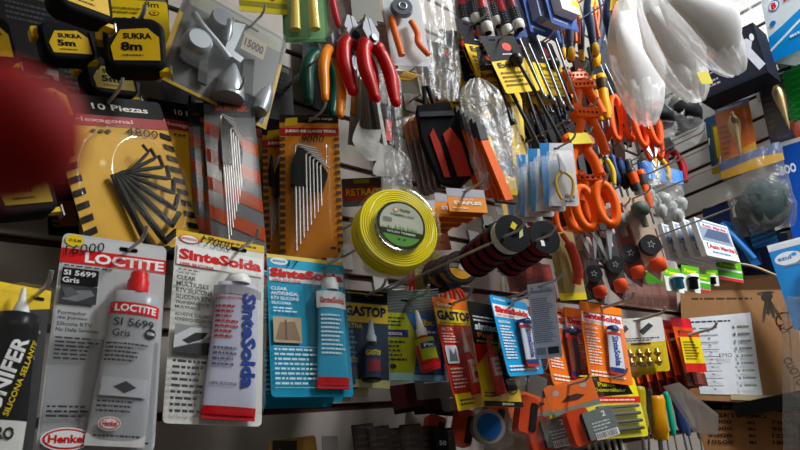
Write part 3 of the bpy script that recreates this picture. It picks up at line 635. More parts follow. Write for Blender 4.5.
# ------------------------------------------------------------------ hex key cards
def hexcard(P, lab, pr=None):
    W, H = P.w, P.h
    o = card(P, 'hex_key_card', lab, 'hex key set', '#c8981c',
      [('r', 0, 0, 1, .13, '#120e0e', .03), ('t', '10 Piezas', .60, .07, .50, .04, '#e4dccc', 0, .02), ('r', 0, .13, 1, .20, '#8c1c1c'), ('t', 'Hexagonal', .42, .165, .5, .035, '#d8a8a0', 0, .02),
       ('z', 0, .22, .10, 1, 10, '#15120c', -.3), ('z', .90, .22, 1, 1, 10, '#15120c', .3), ('c', .3, .235, .02, '#3a2a10', .014), ('c', .36, .235, .02, '#3a2a10', .014), ('c', .42, .235, .022, '#3a2a10', .016)], slot=None, rad=.03)
    if pr: price(o, W, H, pr, .72, .235, .30, .055, rot=-3)
    return o
P = place((183, 104), (210, 250), 70, .07, sl=.10)
o = hexcard(P, 'second yellow hex key card, partly hidden to the right of the front one', '4800')
P = place((106, 97), (152, 250), 112, .11, sl=.04); W, H = P.w, P.h
o = hexcard(P, 'yellow hex key card with black keys fanned in a round blister', '4800')
ctr = (-.12*W, -.55*H)
kb = C('#141416', .35)
for k in range(9):
    a = math.radians(-78+14*k); L = W*(.62-.045*k); r = .027*W*(1-.07*k); mb = MB()
    dx, dz = math.cos(a), math.sin(a); px, pz = -dz*-1, dx*-1
    s0 = (ctr[0]-.06*W+.012*W*k, ctr[1]+.03*W)
    e0 = (s0[0]+dx*L, s0[1]+dz*L)
    mb.sweep([(s0[0], -.008-.0012*k, s0[1]), (e0[0]-dx*r*2, -.008-.0012*k, e0[1]-dz*r*2), (e0[0], -.008-.0012*k, e0[1]), (e0[0]-dz*L*.26, -.008-.0012*k, e0[1]+dx*L*.26)], r, kb, 6, smooth=False); mb.build('hex_key', o)
mb = MB(); bd = clear('dome_blister', milk=.02, spec=.03, rough=.08, milkcol='#e0d8c0', bump=.0)
rings = []
for k, (s, y) in enumerate(((.455, 0), (.44, .3), (.41, .75), (.37, .95), (.30, 1.0))): rings.append([(x, -.001-.028*y, z) for x, z in circ(0, -.60*H, s*W, s*W*1.05, 28)])
mb.loft(rings, bd, True, (False, True)); mb.torus((0, -.003, -.60*H), (0, 1, 0), .46*W, .004, bd, 28, 6); mb.build('blister', o)
hook(P, 'the front yellow hex key card', v=.04)
# silver keys hanging in a striped blister
def keyset(o, W, H, cu, v0, v1, wu, holder='#1c1c1e', metal=None, n=8):
    metal = metal or C('#c8c4c0', .35, .8)
    mb = MB(); hh = (v1-v0)*H; z0 = -v0*H; x0 = (cu-.5)*W
    for k in range(n):
        x = x0+(-.5+k/(n-1))*wu*W*.72; L = hh*(1-.055*k); r = wu*W*.045*(1-.06*k); mb = MB(); arm = wu*W*(.62-.05*k)
        mb.sweep([(x+arm, -.010-.001*k, z0-hh*(.05+.03*k)), (x+r*2, -.010-.001*k, z0-hh*(.01+.03*k)), (x, -.010-.001*k, z0-hh*(.03+.03*k)), (x, -.010-.001*k, z0-L)], r, metal, 6)
        mb.build('hex_key', o)
    mb = MB(); mb.prism([(x0-.5*wu*W, z0-hh*.22), (x0-.28*wu*W, z0-hh*.04), (x0+.2*wu*W, z0-hh*.12), (x0+.58*wu*W, z0-hh*.30), (x0+.42*wu*W, z0-hh*.46), (x0-.5*wu*W, z0-hh*.40)], -.014, -.004, C(holder, .4)); mb.build('key_holder', o)
P = place((228, 92), (240, 255), 52, .12, sl=.02); W, H = P.w, P.h
cm = [('r', 0, 0, 1, 1, '#6c6e70', .03)]
for k in range(5): cm.append(('p', [(0, .20+.17*k), (1, .34+.17*k), (1, .42+.17*k), (0, .28+.17*k)], '#b84818' if k < 5 else '#444'))
cm += [('r', 0, 0, 1, .16, '#2e2f31', .03), ('t', 'SURTEK', .55, .115, .66, .035, '#c84818', 0, .05), ('c', .15, .08, .07, '#b84418', .028)]
o = card(P, 'hex_key_card', 'grey and orange striped card with silver hex keys in a tall blister', 'hex key set', '#5c5e60', cm, slot=(.5, .045))
keyset(o, W, H, .44, .17, .95, .40)
blister(o, W, H, .12, .16, .9, .97, .03, .12, m=clear('thick_blister2', milk=.02, spec=.03, rough=.1))
stack(o, P, 1, .035, 'grey and orange striped hex key card', 'striped hex key cards', dx=-.004)
hook(P, 'the striped hex key card')
P = place((268, 118), (272, 250), 40, .06, yaw=-15); W, H = P.w, P.h
o = card(P, 'hex_key_card', 'dull yellow card with red band, between the striped card and the orange card', 'hex key set', '#8c7430', [('r', 0, 0, 1, .1, '#1a1410'), ('r', 0, .1, 1, .17, '#7c1c1c')], slot=None)
keyset(o, W, H, .55, .30, .95, .3)
P = place((309, 115), (312, 258), 61, .13, sl=.0); W, H = P.w, P.h
o = card(P, 'torx_key_card', 'orange-yellow card titled JUEGO DE LLAVES TORX with silver keys', 'hex key set', '#c87c14',
  [('r', 0, 0, 1, .06, '#26201a', .02), ('t', 'Clase Larga', .7, .03, .4, .02, '#c8c0b0'), ('p', [(.1, .03), (.3, .02), (.3, .08), (.08, .09)], '#c8a41c'), ('r', 0, .10, 1, .155, '#a01c1c'), ('t', 'JUEGO DE LLAVES TORX', .52, .127, .86, .026, '#f0e8dc', 0, .04),
   ('z', .0, .17, .09, .99, 17, '#4a3a28', .0), ('z', .91, .17, 1, .99, 17, '#4a3a28', .0), ('c', .84, .94, .05, '#3a2410', .02)], slot=(.5, .05), rad=.02)
price(o, W, H, '9000', .55, .185, .38, .055)
keyset(o, W, H, .46, .24, .97, .56)
blister(o, W, H, .18, .22, .86, .985, .02, .2)
stack(o, P, 1, .04, 'orange-yellow key card', 'orange-yellow key cards', dx=-.004)
hook(P, 'the orange-yellow key card')
# ------------------------------------------------------------------ pliers
def pliers(P, lab, col, metal=None, head=.30, spread=1.0, rad=.18, name='pliers', shape='cut', tipc=None, group=None, flat=.8):
    W, H = P.w, P.h; o = thing(name, lab, 'pliers', P, group); metal = metal or STEEL; a = W/2*spread; hh = head*H
    for s in (-1, 1):
        mb = MB(); pts = curvepts([(s*.10*W, -.006, -hh*.9), (s*.34*W*spread, -.006, -hh-.10*H), (s*.46*W*spread, -.006, -hh-.32*H), (s*.40*W*spread, -.006, -hh-.52*H), (s*.36*W*spread, -.006, -H)], 5)
        n = len(pts); rad_ = [W*KF**.5*rad*(.75+.35*math.sin(PI*min(1, i/n*1.15)))*(1.25 if 1 < i < 4 else 1) for i in range(n)]; rad_[-1] *= .55; rad_[0] *= .6
        mb.sweep(pts, rad_, C(col, .35), 10, flat); h = mb.build('handle', o)
        if tipc: m2 = MB(); m2.sweep(pts[-9:-3], [r*1.05 for r in rad_[-9:-3]], C(tipc, .4), 10, flat); m2.build('grip_band', h)
        mb = MB()
        if shape == 'cut': q = [(0, -hh*1.12), (s*.2*W, -hh*.95), (s*.30*W, -hh*.55), (s*.12*W, -hh*.02), (s*.02*W, 0), (s*.01*W, -hh*.5)]
        elif shape == 'long': q = [(0, -hh*1.12), (s*.2*W, -hh*.95), (s*.22*W, -hh*.75), (s*.05*W, 0), (s*.01*W, 0), (s*.01*W, -hh*.5)]
        else: q = [(0, -hh*1.12), (s*.18*W, -hh*.95), (s*.26*W, -hh*.6), (s*.2*W, 0), (s*.03*W, 0), (s*.01*W, -hh*.5)]
        mb.prism(q, -.013, -.002, C('#85878c', .5, .3)); mb.build('jaw', o)
    mb = MB(); mb.lathe([(.10*W, 0), (.12*W, .002), (.11*W, .004)], (0, -.013, -hh*.86), (0, -1, 0), DSTEEL, 14); mb.build('pivot', o)
    return o
P = place((322, 36), (318, 112), 36, .10, yaw=0); pliers(P, 'pliers with dark green handles behind the amber-handled pair', '#0c4c3c', DSTEEL)
P = place((330, 34), (329, 110), 30, .16, yaw=20); pliers(P, 'pliers with amber handles hanging under the clear pack', '#d88018')
hook(P, 'the amber-handled pliers', v=.2)
P = place((345, 20), (362, 100), 30, .18, yaw=0); pliers(P, 'red-handled pliers with silver cutting head, left handle forward', '#b01c1c', rad=.23)
hook(P, 'the red-handled pliers', v=.2)
P = place((362, 22), (384, 106), 28, .20, yaw=0); pliers(P, 'red-handled pliers beside the other red pair, nearer the brown pack', '#b01c1c', rad=.23)
P = place((350, 60), (346, 114), 16, .09, yaw=0); pliers(P, 'pliers with orange handles, half hidden behind the red-handled pairs', '#c87020', DSTEEL)
# green blister of yellow tools
P = place((303, -12), (306, 42), 44, .12, sl=-.02); W, H = P.w, P.h
o = card(P, 'blister_pack', 'green card with two pale yellow handles, at the top edge', 'blister pack', '#5c9c60', [('r', .05, .05, .95, .95, '#86b888', .08)], slot=None)
for s in (-.2, .2):
    mb = MB(); mb.sweep([(s*W, -.008, -.1*H), (s*W, -.010, -.4*H), (s*W*1.1, -.010, -.85*H)], [.09*W, .10*W, .12*W], C('#e4cc70', .3), 12, .8); mb.build('handle', o)
blister(o, W, H, .1, .05, .9, .95, .025, .15)
P = place((262, -14), (264, 13), 48, .09, sl=.1); card(P, 'tool_card', 'yellow card cut by the top edge, left of the green blister', 'card', '#c8bc3c', [('r', 0, .6, 1, .8, '#8c8430'), ('c', .7, .4, .07, '#a03020', .1)], slot=None)
# clear pack with red handled scissors, top
P = place((336, -30), (345, 40), 40, .14, yaw=-10); W, H = P.w, P.h
o = thing('clamshell_pack', 'clear pack with small red-handled snips, at the top edge', 'clamshell pack', P)
for s in (-1, 1):
    mb = MB(); mb.sweep(curvepts([(s*.08*W, -.01, -.2*H), (s*.28*W, -.01, -.45*H), (s*.25*W, -.01, -.75*H), (s*.18*W, -.01, -.9*H)], 4), .09*W, C('#b01c28', .35), 8, .7); mb.build('handle', o)
mb = MB(); mb.prism(rr(-.45*W, -.95*H, .45*W, 0, .1*W), -.001, .001, C('#a8a09a', .5)); mb.build('backing_card', o)
blister(o, W, H, .05, .03, .95, .97, .025, .15)
# brown flat packs and clear strips
P = place((372, -20), (381, 68), 34, .12, yaw=-30); W, H = P.w, P.h
o = card(P, 'tool_card', 'pale brown flat pack right of the red-handled pliers', 'card', '#a8826c', [('r', .1, .05, .9, .4, '#bca494', .03), ('l', .15, .5, .85, .9, 6, '#7c5c48')], slot=None)
blister(o, W, H, .05, .1, .95, .95, .012, .05)
stack(o, P, 2, .02, 'pale brown flat pack', 'pale brown flat packs', dx=-.006)
for k in range(5):
    P = place((352+5*k, -20), (356+6*k, 22+4*(k % 2)), 7, .17, yaw=-20); mb = MB(); mb.prism(rr(-P.w/2, -P.h, P.w/2, 0, .001), -.001, .001, C('#8c8c86', .3)); solo(mb, 'clear_strip', ORD[k]+' of the grey plastic strips above the red-handled pliers, from the left', 'strip', P, 'grey plastic strips')
P = place((400, -4), (412, 66), 38, .16, sl=.05); W, H = P.w, P.h
o = card(P, 'tool_pack', 'white pack of a grey cutter with orange handles', 'tool pack', '#d4d8da', [('r', .55, .55, .9, .66, '#e8e8e8')], slot=None, rad=.1)
mb = MB(); mb.lathe([(.02*W, 0), (.18*W, .004), (.30*W, .012), (.26*W, .02)], (-.1*W, -.002, -.27*H), (0, -1, 0), C('#6c7480', .3, .6), 20); mb.torus((-.1*W, -.022, -.27*H), (0, 1, 0), .10*W, .03*W, STEEL, 18, 6); mb.build('cutter_head', o)
mb = MB(); mb.sweep(curvepts([(-.38*W, -.01, -.38*H), (-.36*W, -.012, -.6*H), (-.28*W, -.012, -.92*H)]), .09*W, C('#e06a20', .4), 8, .8); mb.build('handle', o)
mb = MB(); mb.sweep(curvepts([(.12*W, -.01, -.42*H), (.22*W, -.012, -.6*H), (.2*W, -.012, -.74*H), (.42*W, -.012, -.9*H)]), .08*W, C('#e06a20', .4), 8, .8); mb.build('handle', o)
blister(o, W, H, .03, .03, .97, .97, .02, .1)
hook(P, 'the white pack with orange handles', v=.02)
# white label pack and yellow rope bundle under it
P = place((394, 70), (398, 92), 46, .06, yaw=-20); card(P, 'price_card', 'pale card behind the yellow wire bundle', 'card', '#c8ccca', [], slot=None)
P = place((393, 73), (402, 88), 34, .12, yaw=-10); W, H = P.w, P.h; o = thing('wire_bundle', 'small bundle of yellow wire loops', 'wire', P)
for k in range(5):
    mb = MB(); mb.sweep(curvepts([(-.5*W, -.004*k, -(.15+.14*k)*H), (-.2*W, -.004*k, -(.05+.14*k)*H), (.1*W, -.004*k, -(.3+.14*k)*H), (.35*W, -.004*k, -(.2+.14*k)*H), (.5*W, -.004*k, -(.5+.1*k)*H)], 5), .0025, C('#c89c3c', .5), 6); mb.build('wire_loop', o)
# bags, top middle
for i, (a, b, w, out, sd, lab) in enumerate((((432, -25), (440, 98), 46, .18, 3, 'long crumpled clear bag hanging at the top, left of the screwdrivers'), ((446, 40), (452, 120), 40, .10, 5, 'crumpled clear bag below and behind the long one'), ((478, 80), (500, 190), 46, .24, 8, 'crumpled clear bag in front of the yellow paintbrush labels'), ((500, 92), (512, 215), 36, .20, 11, 'narrow clear bag left of the white pliers cards'), ((385, 62), (388, 192), 34, .14, 21, 'dull clear bag holding a black and red knife'))):
    P = place(a, b, w, out, yaw=-25); mb = bagmesh(P.w, P.h, P.w*.35, DULLBAG if i == 4 else BAG, sd, folds=6, amp=.5)
    solo(mb, 'plastic_bag', lab, 'plastic bag', P)
P = place((384, 108), (385, 152), 14, .13, yaw=-15); W, H = P.w, P.h; o = thing('utility_knife', 'black and red knife inside a dull clear bag', 'knife', P)
mb = MB(); mb.prism(rr(-.5*W, -H, .5*W, 0, .3*W), -.012, 0, C('#1c1c20', .5)); mb.build('body', o); mb = MB(); mb.prism(rr(-.2*W, -.85*H, .25*W, -.35*H, .2*W), -.014, -.012, C('#b02820', .4)); mb.build('slider', o)
# grey straps bundle ending in a grey trowel like fold
for k in range(7):
    P = place((356+3*k, 66+3*k), (352+6*k+(k % 2)*4, 145+3*k), 8, .10+.008*k, yaw=-20+8*k); mb = MB(); W, H = P.w, P.h
    mb.prism([(-W*.3, 0), (W*.3, 0), (W*.5, -H), (-W*.5, -H)], -.0015, .0015, C('#9a9a94', .25)); solo(mb, 'plastic_strap', 'clear grey plastic strap, '+('first', 'second', 'third', 'fourth', 'fifth', 'sixth', 'seventh')[k]+' from the left in the bundle below the red pliers', 'strap', P, 'grey plastic straps')
P = place((368, 137), (374, 178), 44, .15, yaw=10); W, H = P.w, P.h; mb = MB()
V = []; 
for j in range(9):
    for i in range(11):
        u, v = i/10-.5, j/8; V.append((u*W*(1-.5*abs(v-.5)), .25*W*(abs(math.sin(u*5+v*2))-.8)-.01, -v*H-.25*H*u))
mb.add(V, [(j*11+i, j*11+i+1, j*11+i+12, j*11+i+11) for j in range(8) for i in range(10)], C('#8c8a84', .6), True); solo(mb, 'folded_cloth', 'grey folded sheet hanging above the yellow trimmer line', 'folded sheet', P)
P = place((361, 178), (363, 206), 40, .13, sl=-.05); W, H = P.w, P.h
card(P, 'tool_card', 'small grey card with red band just above the yellow trimmer line', 'card', '#4a4a46', [('r', 0, .3, 1, .8, '#8c2c18'), ('t', 'RETRAC', .5, .5, .8, .25, '#e0a818', 0, .03), ('r', .3, .05, .7, .2, '#9a9a30')], slot=(.5, .12))
# ------------------------------------------------------------------ orange sleeves, black pouch, orange straps
for k in range(5):
    P = place((406+6*k, 122-3*k), (424+5*k, 196-2*k), 11, .12+.012*k, yaw=-15); W, H = P.w, P.h
    o = thing('tool_sleeve', ('first', 'second', 'third', 'fourth', 'fifth')[k]+' clear sleeve with an orange top from the left, beside the black pouch', 'tool sleeve', P, 'clear sleeves with orange tops')
    mb = MB(); mb.prism(rr(-.5*W, -.32*H, .5*W, 0, .4*W), -.006, 0, C('#d88024', .4)); mb.build('handle', o)
    mb = MB(); mb.prism([(-.5*W, -.3*H), (.5*W, -.3*H), (.4*W, -H), (-.4*W, -H)], -.004, 0, C('#5c2c1c', .4)); mb.build('blade', o)
    mb = MB(); mb.prism(rr(-.6*W, -1.02*H, .6*W, .02*H, .3*W), -.012, -.007, clear('sleeve', milk=.2, spec=.1, rough=.15)); mb.build('sleeve', o)
P = nudge(place((438, 104), (452, 184), 40, .18, sl=-.05), .02); W, H = P.w, P.h
o = thing('tool_pouch', 'black pouch with red panels, hanging beside the orange straps', 'pouch', P)
mb = MB(); mb.prism([(-.5*W, 0), (.30*W, .03*H), (.5*W, -.3*H), (.62*W, -.85*H), (.2*W, -H), (-.25*W, -.95*H), (-.5*W, -.4*H)], -.016, .006, C('#101215', .6)); mb.build('pouch', o)
for x0, x1 in ((-.32, -.10), (.0, .42)):
    mb = MB(); mb.prism([((x0)*W, -.38*H), ((x0+(x1-x0)*.5)*W, -.30*H), (x1*W, -.5*H), ((x1+.1)*W, -.9*H), ((x0+.18)*W, -.9*H)], -.018, -.014, C('#a02410', .5)); mb.build('panel', o)
mb = MB(); mb.box(-.5*W, -.020, -.16*H, .36*W, -.015, -.1*H, C('#2c2e34', .4)); mb.sweep([(-.25*W, 0, 0), (-.2*W, 0, .3*H), (-.1*W, 0, .3*H), (0, 0, 0)], .06*W, BLACK, 6); mb.build('strap', o)
for k in range(6):
    P = place((455+4*k, 108+3*k), (480+5.5*k, 196+1*k), 8, .20+.008*k, yaw=-10); W, H = P.w, P.h
    o = thing('orange_strap', ('first', 'second', 'third', 'fourth', 'fifth', 'sixth')[k]+' long orange strap from the left, right of the black pouch', 'strap', P, 'long orange straps')
    mb = MB(); mb.prism([(-.45*W, -.2*H), (.45*W, -.2*H), (.5*W, -H), (-.5*W, -H)], -.005, 0, C('#e0641c', .45)); mb.build('strap', o)
    mb = MB(); mb.prism([(-.2*W, 0), (.2*W, 0), (.5*W, -.24*H), (-.5*W, -.24*H)], -.006, .001, C('#3a3c40', .5)); mb.build('end_cap', o)
# paintbrush bags with yellow labels
for k, (a, b, w, lab) in enumerate((((478, 138), (490, 178), 20, 'yellow brush label inside the crumpled clear bag'), ((501, 178), (505, 204), 24, 'yellow brush in clear bag just above the cable spools'), ((513, 100), (520, 200), 14, 'thin yellow-labelled pack left of the white pliers cards'))):
    P = place(a, b, w, .20, yaw=-20); W, H = P.w, P.h
    o = thing('paint_brush', lab, 'paint brush', P); mb = MB(); mb.prism(rr(-.5*W, -H*.7, .5*W, 0, .1*W), -.008, 0, C('#e8c830', .4)); mb.build('ferrule_label', o)
    mb = MB(); art(mb, W, H, [('t', 'ELE', .5, .3, .5, .2, '#33301c', -70, .04)], -.008); mb.build('lettering', o)
    mb = MB(); mb.prism([(-.5*W, -.7*H), (.5*W, -.7*H), (.4*W, -H), (-.4*W, -H)], -.008, 0, C('#5c5850', .8)); mb.build('bristles', o)
# ------------------------------------------------------------------ staple cards
P = place((465, 189), (469, 212), 38, .27, sl=.06); W, H = P.w, P.h
o = card(P, 'staple_card', 'front card of the orange and white STAPLES cards', 'staples', '#e8922c', [('r', 0, 0, 1, .36, '#a8a8b0'), ('t', 'HEAVY', .5, .46, .35, .09, '#f4e8d8'), ('t', 'STAPLES', .5, .62, .74, .15, '#f4f0e8', 0, .05), ('l', .1, .8, .5, .9, 1, '#f0e0d0')], slot=(.5, .12), rad=.02)
mb = MB(); mb.box(-.4*W, .001, -1.02*H, .42*W, .014, -.5*H, C('#b85a1c', .5)); mb.build('staple_box', o)
stack(o, P, 7, .021, 'orange and white STAPLES card', 'STAPLES cards', dx=-.001, jit=3)
hook(P, 'the staples cards', v=.1)
P = place((405, 195), (415, 245), 26, .04, yaw=0); card(P, 'tool_card', 'green card peeking out behind the trimmer line and staples', 'card', '#2c8c34', [], slot=None)
for k in range(3):
    P = place((398+18*k, 212+6*k), (404+18*k, 240+5*k), 24, .05, yaw=-10); card(P, 'staple_card', 'dark red-orange card hanging below the staples cards, '+('left', 'middle', 'right')[k]+' one', 'card', '#8c3c18', [('l', .1, .2, .9, .8, 3, '#5c2410')], slot=None)
# ------------------------------------------------------------------ yellow trimmer line
P = place((398, 193), (395, 269), 70, .20, sl=.20); W, H = P.w, P.h
o = thing('trimmer_line', 'big round coil of bright yellow trimmer line with a green label', 'trimmer line', P)
R = H*.5; c0 = (0, 0, -R)
nudge(P, .03); o.matrix_world = P.M; yl = C('#fae800', .3); sx = W/H
mb = MB()
for k in range(7):
    for j in range(5): 
        rr_ = R*(.60+.055*k); mb.torus((0, -.006-.008*j, -R), (0, 1, 0), rr_, R*.034, yl, 40, 6)
mb.build('line_coil', o)
mb = MB(); mb.lathe([(R*.0, 0), (R*.6, 0), (R*.6, .046), (0, .046)], (0, 0, -R), (0, -1, 0), C('#24281c', .5), 32, smooth=False); mb.build('core', o)
mb = MB(); lr = .57
def dsk(cx, cz, r, n=40): return circ(cx, cz, r, r, n)
mb.flat(dsk(0, -R, R*lr), -.0475, C('#1c201c', .5)); mb.flat(dsk(0, -R, R*lr*.93), -.0478, C('#c8ccc0', .5))
def chord(y0, y1, r, n=16):
    a0, a1 = math.asin(max(-1, y0/r)), math.asin(min(1, y1/r)); P1 = [(r*math.cos(a0+(a1-a0)*i/n), r*math.sin(a0+(a1-a0)*i/n)-R) for i in range(n+1)]
    return P1+[(-x, z) for x, z in reversed(P1)]
q = R*lr*.93
mb.flat(chord(-.99*q, -.30*q, q), -.0481, C('#58a040', .5)); mb.flat(chord(-.52*q, -.28*q, q), -.0484, C('#20281e', .5))
rg = random.Random(4)
for k in range(26):
    x = -.85*q+1.7*q*k/25; hgt = rg.uniform(.12, .34)*q; mb.flat([(x-.03*q, -R-.30*q), (x+.03*q, -R-.30*q), (x+rg.uniform(-.08, .08)*q, -R-.30*q+hgt*(1-abs(x/q)*.4))], -.0483, C('#4c9030', .6))
mb.flat(dsk(-.30*q, -R+.66*q, .13*q, 16), -.0482, C('#e09020', .5)); mb.flat(dsk(-.30*q, -R+.66*q, .08*q, 16), -.0484, C('#f0f0e8', .5))
mb.text('TRUPER', .12*q, -R+.66*q, .5*q, .12*q, -.0484, C('#222220', .5)); mb.text('TRIMMER LINE', 0, -R+.42*q, 1.1*q, .10*q, -.0484, C('#4c504c', .5)); mb.text('NYLON TRIMMER', 0, -R-.40*q, 1.3*q, .10*q, -.0487, C('#e8ece8', .5)); 
for k in range(2): mb.flat(dsk((-.1+.25*k)*q, -R-.7*q, .06*q, 12), -.0484, C('#1c3c14', .5))
for k in range(9): mb.flat([(-.85*q+k*.045*q, -R+.02*q), (-.83*q+k*.045*q, -R+.02*q), (-.83*q+k*.045*q, -R+.24*q), (-.85*q+k*.045*q, -R+.24*q)], -.0484, C('#44484a', .5))
mb.build('label', o)
bg = clear('coil_blister', milk=.05, spec=.06, rough=.12, milkcol='#e8e8a0')
mb = MB(); mb.lathe([(R*.60, .050), (R*.66, .056), (R*.90, .056), (R*1.01, .044), (R*1.04, .02), (R*1.02, -.004)], (0, 0, -R), (0, -1, 0), bg, 36); mb.build('blister', o)
hook(P, 'the yellow trimmer line', v=.02)
P = place((397, 150), (400, 200), 40, .19, yaw=-15); solo(bagmesh(P.w*.7, P.h, P.w*.3, DULLBAG, 31, neck=.2, folds=5, amp=.4), 'plastic_bag', 'gathered neck of clear bag right above the yellow trimmer line', 'plastic bag', P)
# ------------------------------------------------------------------ round disc pack, price card, orange nets
P = place((459, 252), (461, 292), 34, .18, yaw=-30); W, H = P.w, P.h
o = thing('disc_pack', 'round black disc pack with a yellow and grey label', 'cutting disc', P)
mb = MB(); mb.lathe([(0, 0), (W*.5, 0), (W*.5, .006), (W*.46, .008), (0, .008)], (0, 0, -.5*W), (0, -1, 0), C('#2a2420', .5), 28, smooth=False); mb.build('disc', o)
mb = MB(); r = W*.36; mb.flat(circ(0, -.5*W, r, r, 28), -.0085, C('#14120f', .5)); mb.flat([(r*math.cos(t), -.5*W+r*math.sin(t)) for t in [PI+PI*i/14*.9+.16 for i in range(15)]], -.0088, C('#d8a01c', .5)); mb.flat([(-r, -.5*W-.1*r), (r, -.5*W-.1*r), (r, -.5*W+.25*r), (-r, -.5*W+.25*r)], -.0090, C('#70726f', .5)); mb.flat(circ(0, -.5*W, r*.28, r*.28, 16), -.0093, C('#c8c8c4', .5)); mb.text('CORTE', 0, -.5*W+.62*r, 1.0*r, .25*r, -.009, C('#a89c88', .5)); mb.build('label', o)
mb = MB(); mb.prism(rr(-.55*W, -H*1.05, .55*W, .04*W, .45*W), -.014, -.010, CLR); mb.build('clamshell', o)
stack(o, P, 2, .02, 'round black disc pack', 'round disc packs', dx=-.003)
hook(P, 'the round disc packs')
P = place((428, 252), (430, 292), 28, .12, yaw=-15); W, H = P.w, P.h
o = card(P, 'tool_card', 'dull yellow card in clear wrap, left of the round disc pack', 'card', '#a89a48', [('l', .1, .1, .9, .6, 5, '#6c6430'), ('r', .4, .6, .9, .75, '#4c3c20')], slot=None)
blister(o, W, H, .05, .05, .95, .95, .01, .1)
for a, b, w, lab in (((412, 273), (411, 303), 14, 'left orange-red piece of plastic netting, behind the threadlocker card'), ((447, 283), (450, 304), 30, 'right orange-red piece of plastic netting, below the disc pack')):
    P = place(a, b, w, .08, yaw=-10); W, H = P.w, P.h; mb = MB()
    for k in range(7): mb.sweep(curvepts([(-.1*W, 0, 0), ((-.5+k/6)*W*.8, -.004, -.4*H), ((-.5+k/6)*W, -.008*(k % 2), -H)], 4), .05*W, C('#e84c24', .35), 6)
    solo(mb, 'orange_netting', lab, 'cord', P)
# dark stacks under the cards
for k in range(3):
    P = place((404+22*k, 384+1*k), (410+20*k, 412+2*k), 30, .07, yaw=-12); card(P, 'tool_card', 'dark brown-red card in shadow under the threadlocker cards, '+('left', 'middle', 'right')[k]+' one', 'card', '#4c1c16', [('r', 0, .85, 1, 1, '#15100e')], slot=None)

# ------------------------------------------------------------------ black backing cards deep behind the tape measures and key cards
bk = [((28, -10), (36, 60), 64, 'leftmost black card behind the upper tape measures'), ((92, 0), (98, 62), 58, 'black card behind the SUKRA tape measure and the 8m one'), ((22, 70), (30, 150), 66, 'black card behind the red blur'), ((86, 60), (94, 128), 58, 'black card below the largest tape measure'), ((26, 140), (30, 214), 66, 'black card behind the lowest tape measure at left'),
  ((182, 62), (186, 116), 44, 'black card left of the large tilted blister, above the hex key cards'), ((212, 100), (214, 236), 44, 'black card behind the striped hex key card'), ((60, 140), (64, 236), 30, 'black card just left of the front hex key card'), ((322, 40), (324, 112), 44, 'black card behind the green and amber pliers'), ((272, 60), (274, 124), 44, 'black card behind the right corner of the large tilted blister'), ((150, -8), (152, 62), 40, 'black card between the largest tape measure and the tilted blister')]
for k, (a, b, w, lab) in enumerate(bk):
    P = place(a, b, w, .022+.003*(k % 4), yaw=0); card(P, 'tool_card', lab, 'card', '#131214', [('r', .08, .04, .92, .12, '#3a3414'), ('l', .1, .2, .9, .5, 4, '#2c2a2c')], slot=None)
# ------------------------------------------------------------------ helpers for hand tools
NTH = ['first']+ORD
def screwdriver(P, lab, hc, band=None, shaft=.5, group=None, cap=None):
    W, H = P.w, P.h; o = thing('screwdriver', lab, 'screwdriver', P, group); r = W*.5*KF
    mb = MB(); mb.lathe([(r*.5, 0), (r*.9, .01*H), (r, .08*H), (r*.85, (1-shaft)*H*.5), (r, (1-shaft)*H*.8), (r*.6, (1-shaft)*H)], (0, -r, 0), (0, 0, -1), C(hc, .35), 12); h = mb.build('handle', o)
    if band: mb = MB(); mb.lathe([(r*1.03, .10*H), (r*1.05, .12*H), (r*.98, .26*H), (r*.9, .3*H)], (0, -r, 0), (0, 0, -1), C(band, .4), 12); mb.build('grip_band', h)
    if cap: mb = MB(); mb.lathe([(0, -.005*H), (r*.9, -.004*H), (r*1.04, .03*H), (r*1.04, .10*H)], (0, -r, 0), (0, 0, -1), C(cap, .4), 12); mb.build('end_cap', h)
    mb = MB(); mb.sweep([(0, -r, -(1-shaft)*H), (0, -r, -.97*H), (0, -r, -H)], [r*.25, r*.25, r*.1], STEEL, 8); mb.build('shaft', o)
    return o
def rod(P, lab, m, group, hookend=True, r=.3):
    W, H = P.w, P.h; o = thing('steel_rod', lab, 'rod tool', P, group); q = W*r*KF**.5
    mb = MB(); mb.sweep([(0, -q, 0), (0, -q, -H*.97)], q, m, 7)
    mb.build('shaft', o); mb = MB(); mb.lathe([(q*.9, 0), (q*1.9, .01*H), (q*1.9, .07*H), (q, .08*H)], (0, -q, -.92*H), (0, 0, -1), m, 8); mb.build('socket_end', o); return o
def loop_tool(P, lab, col, rod_=True, group=None, lw=.16, lh=.27, name='scissors', cat='scissors'):
    """two closed plastic finger loops above a pair of blades"""
    W, H = P.w, P.h; o = thing(name, lab, cat, P, group); m = C(col, .38)
    for s in (-1, 1):
        mb = MB(); mb.torus((s*.26*W, -.012-.004*s, -(lh+.03)*H), (0, 1, 0), .24*W, W*lw*.5*KF**.5, m, 22, 8, sz=(lh*H)/(.24*W)); mb.build('handle', o)
        if rod_: mb = MB(); mb.prism([(s*.12*W, -(lh*2-.02)*H), (s*.30*W, -(lh*2+.02)*H), (s*.04*W, -H), (s*.0*W, -H)], -.012-.003*s, -.009-.003*s, STEEL); mb.build('blade', o)
    mb = MB(); mb.lathe([(.10*W, 0), (.12*W, .002), (.10*W, .004)], (0, -.017, -.60*H), (0, -1, 0), DSTEEL, 12); mb.build('pivot', o)
    return o
